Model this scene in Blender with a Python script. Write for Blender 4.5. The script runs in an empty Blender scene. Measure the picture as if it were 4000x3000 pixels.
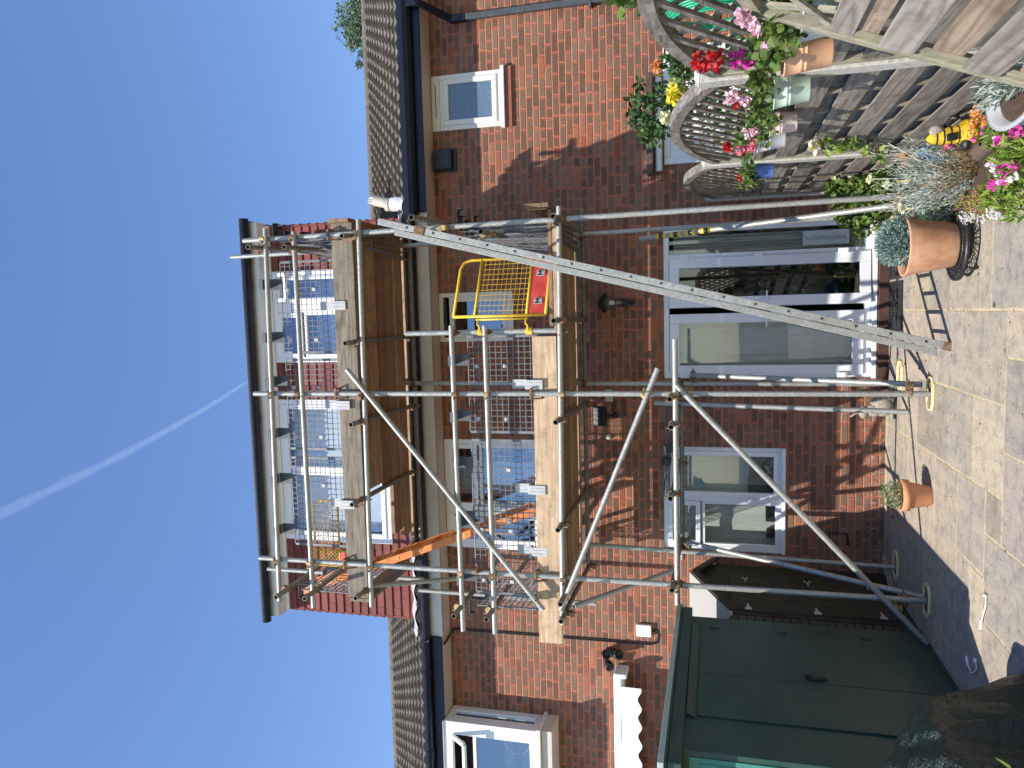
import bpy, bmesh, math, random
import numpy as np
from mathutils import Vector, Matrix
random.seed(7); rng = np.random.default_rng(7)
D = bpy.data; SC = bpy.context.scene; COL = SC.collection

# ------------------------------------------------------------------ camera (phone held sideways)
FPX, PITCH, YAW, ROLL, CH = 2950.0, math.radians(15.0), math.radians(5.4), math.radians(-0.15), 1.70
_cp, _sp, _cy, _sy = math.cos(PITCH), math.sin(PITCH), math.cos(YAW), math.sin(YAW)
FW = Vector((-_sy*_cp, _cy*_cp, _sp)); RT0 = Vector((_cy, _sy, 0)); UP0 = RT0.cross(FW)
RT = RT0*math.cos(ROLL) + UP0*math.sin(ROLL); UPV = -RT0*math.sin(ROLL) + UP0*math.cos(ROLL)
CAMPOS = Vector((0, 0, CH))
cam = D.cameras.new('camera'); cam.sensor_width = 36; cam.lens = FPX/4000*36
cam.clip_start = 0.05; cam.clip_end = 20000
camo = D.objects.new('camera', cam); COL.objects.link(camo); SC.camera = camo
_m = Matrix.Identity(4)
for i in range(3):
    _m[i][0] = -UPV[i]; _m[i][1] = RT[i]; _m[i][2] = -FW[i]; _m[i][3] = CAMPOS[i]
camo.matrix_world = _m
def P(ix, iy, x=None, y=None, z=None):
    """point of the photograph (4000x3000) -> world point on a known plane"""
    d = RT*((1500-iy)/FPX) + UPV*(-(ix-2000)/FPX) + FW
    t = (x-CAMPOS.x)/d.x if x is not None else (y-CAMPOS.y)/d.y if y is not None else (z-CAMPOS.z)/d.z
    return CAMPOS + d*t

# ------------------------------------------------------------------ world and sun
SUND = Vector((0.562, 1.0, -1.54)).normalized()
w = D.worlds.new('World'); SC.world = w; w.use_nodes = True
nt = w.node_tree; nt.nodes.clear()
sky = nt.nodes.new('ShaderNodeTexSky'); sky.sky_type = 'NISHITA'; sky.sun_disc = False
sky.sun_elevation = math.radians(53.3); sky.sun_rotation = math.radians(209.3)
sky.air_density = 1.35; sky.dust_density = 0.0; sky.ozone_density = 8.0; sky.altitude = 50
bg = nt.nodes.new('ShaderNodeBackground'); bg.inputs[1].default_value = 0.145
ow = nt.nodes.new('ShaderNodeOutputWorld'); hsv = nt.nodes.new('ShaderNodeHueSaturation'); hsv.inputs['Saturation'].default_value = 1.0; hsv.inputs['Value'].default_value = 1.05; hsv.inputs['Hue'].default_value = 0.5065; nt.links.new(sky.outputs[0], hsv.inputs['Color']); nt.links.new(hsv.outputs[0], bg.inputs[0]); nt.links.new(bg.outputs[0], ow.inputs[0])
sl = D.lights.new('sun', 'SUN'); sl.energy = 5.0; sl.angle = math.radians(0.5); sl.color = (1.0, 0.94, 0.86)
slo = D.objects.new('sun', sl); COL.objects.link(slo); slo.rotation_euler = SUND.to_track_quat('-Z', 'Y').to_euler()
SC.view_settings.view_transform = 'Standard'; SC.view_settings.look = 'None'
SC.view_settings.exposure = 0.44; SC.view_settings.gamma = 1.0

# ------------------------------------------------------------------ materials
def new_mat(name, rough=0.6, metal=0.0, spec=0.5):
    m = D.materials.new(name); m.use_nodes = True; t = m.node_tree; b = t.nodes['Principled BSDF']
    b.inputs['Roughness'].default_value = rough; b.inputs['Metallic'].default_value = metal
    b.inputs['Specular IOR Level'].default_value = spec
    return m, t, b
def N(t, k, **kw):
    n = t.nodes.new(k)
    for a, v in kw.items(): setattr(n, a, v)
    return n
def ramp(t, fac, stops):
    r = t.nodes.new('ShaderNodeValToRGB'); e = r.color_ramp.elements
    while len(e) < len(stops): e.new(0.5)
    for i, (p, c) in enumerate(stops): e[i].position = p; e[i].color = (*c, 1)
    t.links.new(fac, r.inputs[0]); return r.outputs[0]
def coords(t, scale=(1, 1, 1)):
    g = N(t, 'ShaderNodeNewGeometry'); mp = N(t, 'ShaderNodeMapping'); mp.inputs['Scale'].default_value = scale
    t.links.new(g.outputs['Position'], mp.inputs[0]); return mp.outputs[0]
def noise(t, vec, scale, detail=4, rough=0.6):
    n = N(t, 'ShaderNodeTexNoise'); n.inputs['Scale'].default_value = scale; n.inputs['Detail'].default_value = detail
    n.inputs['Roughness'].default_value = rough; t.links.new(vec, n.inputs['Vector']); return n.outputs['Fac']
def bump(t, b, h, strength=0.3, dist=0.01):
    n = N(t, 'ShaderNodeBump'); n.inputs['Strength'].default_value = strength; n.inputs['Distance'].default_value = dist
    t.links.new(h, n.inputs['Height']); t.links.new(n.outputs[0], b.inputs['Normal'])
def mth(t, op, a, b=None, c=None):
    n = N(t, 'ShaderNodeMath', operation=op)
    for i, v in enumerate((a, b, c)):
        if v is None: continue
        if isinstance(v, (int, float)): n.inputs[i].default_value = v
        else: t.links.new(v, n.inputs[i])
    return n.outputs[0]
def mixc(t, fac, a, b, mode='MIX'):
    n = N(t, 'ShaderNodeMix', data_type='RGBA', blend_type=mode)
    for i, v in ((0, fac), (6, a), (7, b)):
        if isinstance(v, (int, float)): n.inputs[i].default_value = v
        elif isinstance(v, tuple): n.inputs[i].default_value = (*v, 1)
        else: t.links.new(v, n.inputs[i])
    return n.outputs[2]
def speckle(name, c1, c2, scale=20, rough=0.6, metal=0.0, bmp=0.15, sc=(1, 1, 1), spec=0.5, c3=None, isl=0.0, dist=0.004):
    m, t, b = new_mat(name, rough, metal, spec); v = coords(t, sc)
    f = noise(t, v, scale, 6, 0.65)
    c = ramp(t, f, [(0.32, c1), (0.68, c2)] if c3 is None else [(0.3, c1), (0.5, c2), (0.72, c3)])
    if isl:
        g = N(t, 'ShaderNodeNewGeometry'); k = mth(t, 'MULTIPLY_ADD', g.outputs['Random Per Island'], isl*2, 1-isl)
        hs = N(t, 'ShaderNodeHueSaturation'); t.links.new(c, hs.inputs['Color']); t.links.new(k, hs.inputs['Value']); c = hs.outputs[0]
    t.links.new(c, b.inputs['Base Color'])
    rr = mth(t, 'MULTIPLY_ADD', f, 0.25, rough-0.12); t.links.new(rr, b.inputs['Roughness'])
    if bmp: bump(t, b, f, bmp, dist)
    return m
def leafmat(name, c1, c2, trans=0.25, rough=0.55):
    m, t, b = new_mat(name, rough); g = N(t, 'ShaderNodeNewGeometry')
    c = ramp(t, g.outputs['Random Per Island'], [(0.0, c1), (1.0, c2)])
    t.links.new(c, b.inputs['Base Color'])
    tr = N(t, 'ShaderNodeBsdfTranslucent'); t.links.new(c, tr.inputs[0])
    mx = N(t, 'ShaderNodeMixShader'); mx.inputs[0].default_value = trans
    t.links.new(b.outputs[0], mx.inputs[1]); t.links.new(tr.outputs[0], mx.inputs[2])
    t.links.new(mx.outputs[0], t.nodes['Material Output'].inputs[0]); return m
def wood(name, c1, c2, axis, rough=0.75, isl=0.12, green=None, ring=60):
    sc = [1.0, 1.0, 1.0]; sc['xyz'.index(axis)] = 0.06
    m, t, b = new_mat(name, rough, spec=0.3); v = coords(t, tuple(sc))
    g = N(t, 'ShaderNodeNewGeometry')
    off = N(t, 'ShaderNodeVectorMath', operation='ADD'); t.links.new(v, off.inputs[0]); oi = N(t, 'ShaderNodeObjectInfo')
    rnd = mth(t, 'FRACT', mth(t, 'ADD', g.outputs['Random Per Island'], oi.outputs['Random']))
    cx = N(t, 'ShaderNodeCombineXYZ'); o = mth(t, 'MULTIPLY', rnd, 37.0)
    for i in range(3): t.links.new(o, cx.inputs[i])
    t.links.new(cx.outputs[0], off.inputs[1]); v = off.outputs[0]
    sc2_ = [1.0]*3; sc2_['xyz'.index(axis)] = 0.42; of2 = N(t, 'ShaderNodeVectorMath', operation='ADD'); t.links.new(coords(t, tuple(sc2_)), of2.inputs[0]); t.links.new(cx.outputs[0], of2.inputs[1]); v2 = of2.outputs[0]
    n1 = noise(t, v, ring, 5, 0.6); n2 = noise(t, v, 7, 3, 0.5)
    wv = mth(t, 'FRACT', mth(t, 'MULTIPLY', n2, 11.0)); wv = mth(t, 'ABSOLUTE', mth(t, 'SUBTRACT', wv, 0.5))
    f = mth(t, 'MULTIPLY_ADD', wv, 0.55, mth(t, 'MULTIPLY_ADD', n1, 0.7, -0.05))
    c = ramp(t, f, [(0.2, c1), (0.62, c2)])
    if green:
        gn = noise(t, coords(t), 2.5, 4, 0.6); c = mixc(t, ramp(t, gn, [(0.45, (0, 0, 0)), (0.7, (0.6, 0.6, 0.6))]), c, green)
    k = mth(t, 'MULTIPLY_ADD', rnd, isl*2, 1-isl)
    hs = N(t, 'ShaderNodeHueSaturation'); t.links.new(c, hs.inputs['Color']); t.links.new(k, hs.inputs['Value'])
    kn = N(t, 'ShaderNodeTexVoronoi'); kn.inputs['Scale'].default_value = 3.2; t.links.new(v2, kn.inputs['Vector'])
    kf = ramp(t, kn.outputs['Distance'], [(0.03, (0.35, 0.3, 0.27)), (0.075, (1, 1, 1))])
    kf = mixc(t, 1.0, kf, ramp(t, noise(t, coords(t), 6.5, 6, 0.75), [(0.3, (0.62, 0.60, 0.58)), (0.5, (1, 1, 1)), (0.75, (1.12, 1.1, 1.06))]), 'MULTIPLY')
    t.links.new(mixc(t, 1.0, hs.outputs[0], kf, 'MULTIPLY'), b.inputs['Base Color']); bump(t, b, f, 0.35, 0.003); return m

def brick_mat(name, ox=0.0):
    m, t, b = new_mat(name, 0.85, spec=0.2)
    g = N(t, 'ShaderNodeNewGeometry'); s = N(t, 'ShaderNodeSeparateXYZ'); t.links.new(g.outputs['Position'], s.inputs[0])
    wob = noise(t, coords(t), 9, 2, 0.5); wob2 = noise(t, coords(t, (1, 1, 1)), 23, 3, 0.5)
    hx = mth(t, 'ADD', mth(t, 'ADD', s.outputs[0], s.outputs[1]), mth(t, 'MULTIPLY_ADD', wob2, 0.008, 40.0+ox))
    hz = mth(t, 'ADD', s.outputs[2], mth(t, 'MULTIPLY_ADD', wob, 0.012, 9.994))
    rz = mth(t, 'DIVIDE', hz, 0.075); row = mth(t, 'FLOOR', rz); fv = mth(t, 'SUBTRACT', rz, row)
    odd = mth(t, 'MODULO', row, 2.0)
    wr = N(t, 'ShaderNodeTexWhiteNoise', noise_dimensions='1D'); t.links.new(row, wr.inputs['W'])
    sh = mth(t, 'MULTIPLY_ADD', odd, 0.5, mth(t, 'MULTIPLY', wr.outputs['Value'], 0.12))
    rx = mth(t, 'ADD', mth(t, 'DIVIDE', hx, 0.225), sh); colm = mth(t, 'FLOOR', rx); fu = mth(t, 'SUBTRACT', rx, colm)
    def wn(a, bb, k):
        c = N(t, 'ShaderNodeCombineXYZ'); t.links.new(a, c.inputs[0]); t.links.new(bb, c.inputs[1]); c.inputs[2].default_value = k
        n = N(t, 'ShaderNodeTexWhiteNoise', noise_dimensions='3D'); t.links.new(c.outputs[0], n.inputs['Vector']); return n.outputs['Value']
    hdr = mth(t, 'LESS_THAN', wn(colm, row, 1.3), 0.13)
    fu2 = mth(t, 'MULTIPLY', fu, 2.0); half = mth(t, 'FLOOR', fu2)
    # distances in metres to the brick's edge
    du_s = mth(t, 'MULTIPLY', mth(t, 'SUBTRACT', 0.5, mth(t, 'ABSOLUTE', mth(t, 'SUBTRACT', fu, 0.5))), 0.225)
    du_h = mth(t, 'MULTIPLY', mth(t, 'SUBTRACT', 0.5, mth(t, 'ABSOLUTE', mth(t, 'SUBTRACT', mth(t, 'FRACT', fu2), 0.5))), 0.1125)
    du = mth(t, 'ADD', mth(t, 'MULTIPLY', hdr, du_h), mth(t, 'MULTIPLY', mth(t, 'SUBTRACT', 1.0, hdr), du_s))
    dv = mth(t, 'MULTIPLY', mth(t, 'SUBTRACT', 0.5, mth(t, 'ABSOLUTE', mth(t, 'SUBTRACT', fv, 0.5))), 0.075)
    d = mth(t, 'MINIMUM', du, dv)
    cid = mth(t, 'ADD', colm, mth(t, 'MULTIPLY', mth(t, 'MULTIPLY', half, 0.37), hdr))
    r1 = wn(cid, row, 5.1); r2 = wn(cid, row, 8.7)
    n1 = noise(t, coords(t), 60, 5, 0.7); n2 = noise(t, coords(t), 14, 3, 0.5); big = noise(t, coords(t), 0.7, 3, 0.5)
    mort = mth(t, 'LESS_THAN', d, mth(t, 'MULTIPLY_ADD', n2, 0.003, 0.0032))
    # rounded dark patch in the middle of each brick face
    ix_ = mth(t, 'SUBTRACT', du, 0.017); iz_ = mth(t, 'SUBTRACT', dv, 0.0115)
    pd = mth(t, 'SUBTRACT', mth(t, 'MINIMUM', mth(t, 'MULTIPLY', ix_, 0.8), iz_), mth(t, 'MULTIPLY_ADD', n2, 0.010, -0.005))
    pm = N(t, 'ShaderNodeMapRange'); t.links.new(pd, pm.inputs[0]); pm.inputs[1].default_value = -0.001; pm.inputs[2].default_value = 0.004
    keep = ramp(t, r1, [(0.0, (0.1, 0.1, 0.1)), (0.08, (0.5, 0.5, 0.5)), (0.15, (1, 1, 1))])
    pf = mth(t, 'MULTIPLY', pm.outputs[0], keep)
    red = ramp(t, mth(t, 'MULTIPLY_ADD', n1, 0.5, mth(t, 'MULTIPLY', r2, 0.5)), [(0.2, (0.28, 0.07, 0.03)), (0.55, (0.37, 0.112, 0.047)), (0.85, (0.45, 0.16, 0.072))])
    dark = ramp(t, mth(t, 'MULTIPLY_ADD', n1, 0.5, mth(t, 'MULTIPLY', r2, 0.5)), [(0.2, (0.105, 0.064, 0.042)), (0.6, (0.175, 0.112, 0.074)), (0.9, (0.235, 0.16, 0.11))])
    c = mixc(t, pf, red, dark)
    mc = ramp(t, n1, [(0.3, (0.38, 0.12, 0.06)), (0.7, (0.57, 0.225, 0.125))])
    c = mixc(t, mort, c, mc)
    c = mixc(t, ramp(t, big, [(0.35, (0.0, 0.0, 0.0)), (0.75, (0.28, 0.28, 0.28))]), c, (0.20, 0.12, 0.10))
    spk = ramp(t, noise(t, coords(t), 130, 2, 0.5), [(0.24, (0.25, 0.25, 0.25)), (0.32, (1, 1, 1))]); c = mixc(t, 1.0, c, spk, 'MULTIPLY')
    # white bloom on the lowest courses
    lowm = N(t, 'ShaderNodeMapRange'); t.links.new(s.outputs[2], lowm.inputs[0]); lowm.inputs[1].default_value = 0.26; lowm.inputs[2].default_value = 0.1
    bl = mth(t, 'MULTIPLY', lowm.outputs[0], ramp(t, noise(t, coords(t), 30, 5, 0.7), [(0.5, (0, 0, 0)), (0.66, (0.6, 0.6, 0.6))]))
    c = mixc(t, bl, c, (0.45, 0.36, 0.32))
    hq = N(t, 'ShaderNodeHueSaturation'); hq.inputs['Saturation'].default_value = 0.93; hq.inputs['Value'].default_value = 0.97; t.links.new(c, hq.inputs['Color']); t.links.new(hq.outputs[0], b.inputs['Base Color'])
    hgt = N(t, 'ShaderNodeMapRange'); t.links.new(d, hgt.inputs[0]); hgt.inputs[1].default_value = 0.002; hgt.inputs[2].default_value = 0.009
    h = mth(t, 'MULTIPLY_ADD', n1, 0.18, hgt.outputs[0]); bump(t, b, h, 0.9, 0.008)
    return m

M = {}
M['brick'] = brick_mat('rustic_brick')
M['shadebrick'] = speckle('shaded_step_brick', (0.035, 0.018, 0.014), (0.10, 0.045, 0.03), 16, 0.9, bmp=0.3)  # red step brick darkened, its shade put into the colour
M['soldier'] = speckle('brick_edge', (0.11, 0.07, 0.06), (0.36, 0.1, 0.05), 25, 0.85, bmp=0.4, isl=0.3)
def galv():
    m, t, b = new_mat('galvanised_tube', 0.5, 0.4); v = coords(t)
    f = noise(t, v, 38, 6, 0.75); f2 = noise(t, v, 5, 4, 0.6)
    c = ramp(t, f, [(0.3, (0.23, 0.23, 0.21)), (0.55, (0.38, 0.38, 0.345)), (0.75, (0.52, 0.52, 0.47))])
    c = mixc(t, ramp(t, f2, [(0.5, (0, 0, 0)), (0.72, (0.55, 0.55, 0.55))]), c, (0.27, 0.26, 0.21))
    g = N(t, 'ShaderNodeNewGeometry'); k = mth(t, 'MULTIPLY_ADD', g.outputs['Random Per Island'], 0.3, 0.86)
    hs = N(t, 'ShaderNodeHueSaturation'); t.links.new(c, hs.inputs['Color']); t.links.new(k, hs.inputs['Value'])
    t.links.new(hs.outputs[0], b.inputs['Base Color']); t.links.new(mth(t, 'MULTIPLY_ADD', f, 0.35, 0.33), b.inputs['Roughness'])
    bump(t, b, f, 0.2, 0.002); return m
M['galv'] = galv()
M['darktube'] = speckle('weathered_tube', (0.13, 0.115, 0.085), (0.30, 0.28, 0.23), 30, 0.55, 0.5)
M['bore'] = speckle('tube_bore', (0.015, 0.013, 0.01), (0.03, 0.025, 0.02), 30, 0.9)
M['rust'] = speckle('rusty_fitting', (0.05, 0.03, 0.02), (0.22, 0.12, 0.06), 60, 0.7, 0.45, c3=(0.30, 0.25, 0.18), isl=0.35)
M['brass'] = speckle('zinc_fitting', (0.25, 0.17, 0.07), (0.55, 0.42, 0.2), 60, 0.5, 0.6)
M['newwood'] = wood('new_pine', (0.36, 0.24, 0.14), (0.56, 0.42, 0.27), 'x', isl=0.08)
M['oldwood'] = wood('weathered_board', (0.13, 0.105, 0.075), (0.29, 0.245, 0.185), 'x', isl=0.1)
M['deckwood'] = wood('deck_board', (0.22, 0.13, 0.07), (0.40, 0.26, 0.15), 'x', isl=0.38)
M['fencey'] = wood('fence_slat_wood', (0.115, 0.10, 0.08), (0.29, 0.26, 0.215), 'y', isl=0.2)
M['fencez'] = wood('fence_batten_wood', (0.19, 0.15, 0.105), (0.36, 0.30, 0.225), 'z', isl=0.2)
M['nearfence'] = wood('near_panel_wood', (0.15, 0.13, 0.105), (0.33, 0.295, 0.245), 'y', isl=0.22, ring=34)
M['nearwarm'] = wood('warm_knotty_wood', (0.17, 0.11, 0.07), (0.38, 0.30, 0.215), 'y', isl=0.1, ring=22)
M['palewood'] = wood('green_tinted_frame', (0.21, 0.19, 0.135), (0.35, 0.325, 0.24), 'z', isl=0.08, green=(0.28, 0.28, 0.15))
M['concrete'] = speckle('concrete_post', (0.28, 0.26, 0.21), (0.46, 0.44, 0.38), 45, 0.9, bmp=0.5, c3=(0.55, 0.53, 0.46))
M['upvc'] = speckle('white_upvc', (0.74, 0.75, 0.76), (0.80, 0.80, 0.80), 3, 0.35, bmp=0.0)
M['upvcold'] = speckle('cream_upvc', (0.66, 0.63, 0.56), (0.74, 0.71, 0.64), 6, 0.4, bmp=0.0)
M['cream'] = speckle('cream_soffit', (0.55, 0.47, 0.39), (0.62, 0.54, 0.45), 5, 0.5, bmp=0.0)
M['fascia'] = speckle('grey_white_fascia', (0.56, 0.54, 0.50), (0.66, 0.64, 0.60), 8, 0.6, bmp=0.05)
M['blackpvc'] = speckle('black_gutter', (0.004, 0.006, 0.016), (0.008, 0.010, 0.024), 12, 0.38, bmp=0.0, spec=0.35)  # bluish base colour paints in the sky's reflection
M['greypvc'] = speckle('grey_downpipe', (0.05, 0.055, 0.06), (0.08, 0.085, 0.09), 12, 0.45, bmp=0.0)
M['black'] = speckle('black_plastic', (0.008, 0.008, 0.009), (0.02, 0.02, 0.022), 20, 0.45, bmp=0.05)
M['castiron'] = speckle('black_cast_iron', (0.012, 0.012, 0.013), (0.035, 0.035, 0.037), 40, 0.4, 0.2, bmp=0.2)
M['redtile'] = speckle('red_concrete_tile', (0.135, 0.036, 0.029), (0.215, 0.060, 0.047), 60, 0.85, bmp=0.2, isl=0.18)
M['rooftile'] = speckle('grey_brown_rooftile', (0.065, 0.055, 0.042), (0.13, 0.11, 0.088), 30, 0.95, bmp=0.5, c3=(0.20, 0.175, 0.14), isl=0.12)
M['lead'] = speckle('lead_flashing', (0.42, 0.43, 0.45), (0.66, 0.67, 0.70), 12, 0.5, 0.3, bmp=0.2)
M['felt'] = speckle('pale_mineral_felt', (0.30, 0.295, 0.27), (0.44, 0.43, 0.40), 120, 0.95, bmp=0.5)
M['shedgreen'] = speckle('dark_green_metal', (0.014, 0.045, 0.034), (0.022, 0.062, 0.047), 4, 0.45, bmp=0.02, c3=(0.034, 0.072, 0.05))
M['shededge'] = speckle('pale_green_trim', (0.30, 0.38, 0.32), (0.38, 0.46, 0.40), 6, 0.5, bmp=0.0)
M['shedlit'] = speckle('sunlit_shed_green', (0.045, 0.20, 0.15), (0.06, 0.24, 0.18), 6, 0.5, bmp=0.02)  # brighter copy of the shed green, sunlight put into the colour
M['oldshed'] = wood('dark_creosoted_boards', (0.018, 0.017, 0.01), (0.06, 0.055, 0.035), 'z')
M['tarp'] = speckle('dark_green_cover', (0.002, 0.010, 0.008), (0.004, 0.018, 0.013), 7, 0.30, bmp=1.0, dist=0.07, c3=(0.003, 0.014, 0.012), spec=0.5)
M['yellow'] = speckle('worn_yellow_paint', (0.62, 0.36, 0.02), (0.78, 0.50, 0.03), 18, 0.5, bmp=0.1, c3=(0.72, 0.44, 0.05))
M['paleyellow'] = speckle('pale_yellow_plastic', (0.66, 0.58, 0.27), (0.76, 0.69, 0.40), 10, 0.5, bmp=0.05)
M['orangepl'] = speckle('orange_plastic_ladder', (0.62, 0.16, 0.03), (0.82, 0.26, 0.05), 14, 0.5, bmp=0.1)
M['redpaint'] = speckle('scuffed_red_panel', (0.50, 0.035, 0.03), (0.62, 0.06, 0.045), 9, 0.5, bmp=0.05, c3=(0.62, 0.14, 0.05))
M['guard'] = speckle('grey_guard_plastic', (0.12, 0.12, 0.125), (0.24, 0.24, 0.245), 14, 0.5, 0.2, bmp=0.05)
M['guarddark'] = speckle('guard_hook_plate', (0.07, 0.075, 0.085), (0.11, 0.115, 0.125), 14, 0.6, bmp=0.05)
M['clipgrey'] = speckle('light_grey_clip', (0.40, 0.40, 0.39), (0.52, 0.52, 0.51), 14, 0.5, bmp=0.05)
M['terracotta'] = speckle('terracotta', (0.42, 0.19, 0.09), (0.55, 0.29, 0.16), 9, 0.85, bmp=0.15, c3=(0.60, 0.38, 0.24))
M['terra2'] = speckle('orange_terracotta', (0.52, 0.23, 0.11), (0.62, 0.30, 0.15), 9, 0.8, bmp=0.1)
M['soil'] = speckle('potting_soil', (0.03, 0.018, 0.012), (0.10, 0.06, 0.035), 60, 0.95, bmp=0.8, dist=0.01)
M['stonepot'] = speckle('grey_stone_trough', (0.34, 0.35, 0.36), (0.46, 0.47, 0.48), 50, 0.8, bmp=0.3)
M['awning'] = speckle('white_awning_fabric', (0.72, 0.72, 0.74), (0.78, 0.78, 0.80), 10, 0.8, bmp=0.1)
M['curtain'] = speckle('net_curtain', (0.44, 0.45, 0.39), (0.58, 0.59, 0.52), 6, 0.9, bmp=0.5, sc=(8, 1, 0.3), dist=0.02)
M['blind'] = speckle('grey_blind', (0.62, 0.65, 0.70), (0.78, 0.80, 0.84), 4, 0.8, bmp=0.0)
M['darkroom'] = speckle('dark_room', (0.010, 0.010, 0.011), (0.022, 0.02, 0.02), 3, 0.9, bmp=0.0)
M['hose'] = speckle('green_hose', (0.0, 0.28, 0.13), (0.02, 0.40, 0.2), 20, 0.35, bmp=0.0)
M['blue'] = speckle('blue_cloth', (0.03, 0.14, 0.35), (0.08, 0.30, 0.55), 20, 0.7, bmp=0.2)
M['white'] = speckle('white_paint', (0.76, 0.76, 0.75), (0.80, 0.80, 0.79), 8, 0.45, bmp=0.0)
M['grey'] = speckle('light_grey_plastic', (0.40, 0.41, 0.41), (0.5, 0.5, 0.5), 8, 0.5, bmp=0.0)
M['statue'] = speckle('weathered_stone_statue', (0.22, 0.19, 0.15), (0.42, 0.37, 0.30), 40, 0.9, bmp=0.5)
M['bark'] = speckle('bark', (0.07, 0.05, 0.035), (0.16, 0.12, 0.08), 30, 0.95, bmp=0.6, sc=(1, 1, 0.2))
M['bluegrey'] = speckle('blue_grey_enamel', (0.45, 0.55, 0.55), (0.5, 0.6, 0.6), 8, 0.4, bmp=0.0)
def flat(name, c, rough=0.5): return speckle(name, tuple(v*0.93 for v in c), tuple(min(1, v*1.05) for v in c), 9, rough, bmp=0.03)
def glass(name, tint, refl):
    m, t, b = new_mat(name, 0.02); t.nodes.remove(b)
    gl = N(t, 'ShaderNodeBsdfGlossy'); gl.inputs['Roughness'].default_value = 0.012; gl.inputs['Color'].default_value = (0.9, 0.95, 1, 1)
    tr = N(t, 'ShaderNodeBsdfTransparent'); tr.inputs[0].default_value = (*tint, 1)
    fr = N(t, 'ShaderNodeLayerWeight'); fr.inputs[0].default_value = 0.5
    f = mth(t, 'MULTIPLY_ADD', mth(t, 'POWER', fr.outputs['Facing'], 4.0), 0.6, 0.02+refl); mx = N(t, 'ShaderNodeMixShader'); t.links.new(f, mx.inputs[0])
    t.links.new(tr.outputs[0], mx.inputs[1]); t.links.new(gl.outputs[0], mx.inputs[2])
    bp = N(t, 'ShaderNodeBump'); bp.inputs['Strength'].default_value = 0.02; bp.inputs['Distance'].default_value = 0.02
    t.links.new(noise(t, coords(t), 2.0, 2, 0.4), bp.inputs['Height']); t.links.new(bp.outputs[0], gl.inputs['Normal'])
    t.links.new(mx.outputs[0], t.nodes['Material Output'].inputs[0]); return m
M['glass'] = glass('window_glass', (0.93, 0.95, 0.95), 0.05)
M['glassup'] = glass('upper_window_glass', (0.88, 0.91, 0.94), 0.13)
def frosted():
    m, t, b = new_mat('obscured_glass', 0.3); f = noise(t, coords(t), 90, 3, 0.7)
    t.links.new(ramp(t, f, [(0.35, (0.06, 0.10, 0.16)), (0.7, (0.16, 0.23, 0.31))]), b.inputs['Base Color'])
    b.inputs['Coat Weight'].default_value = 0.6; b.inputs['Coat Roughness'].default_value = 0.1; bump(t, b, f, 0.6, 0.004); return m
M['frost'] = frosted()

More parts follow.
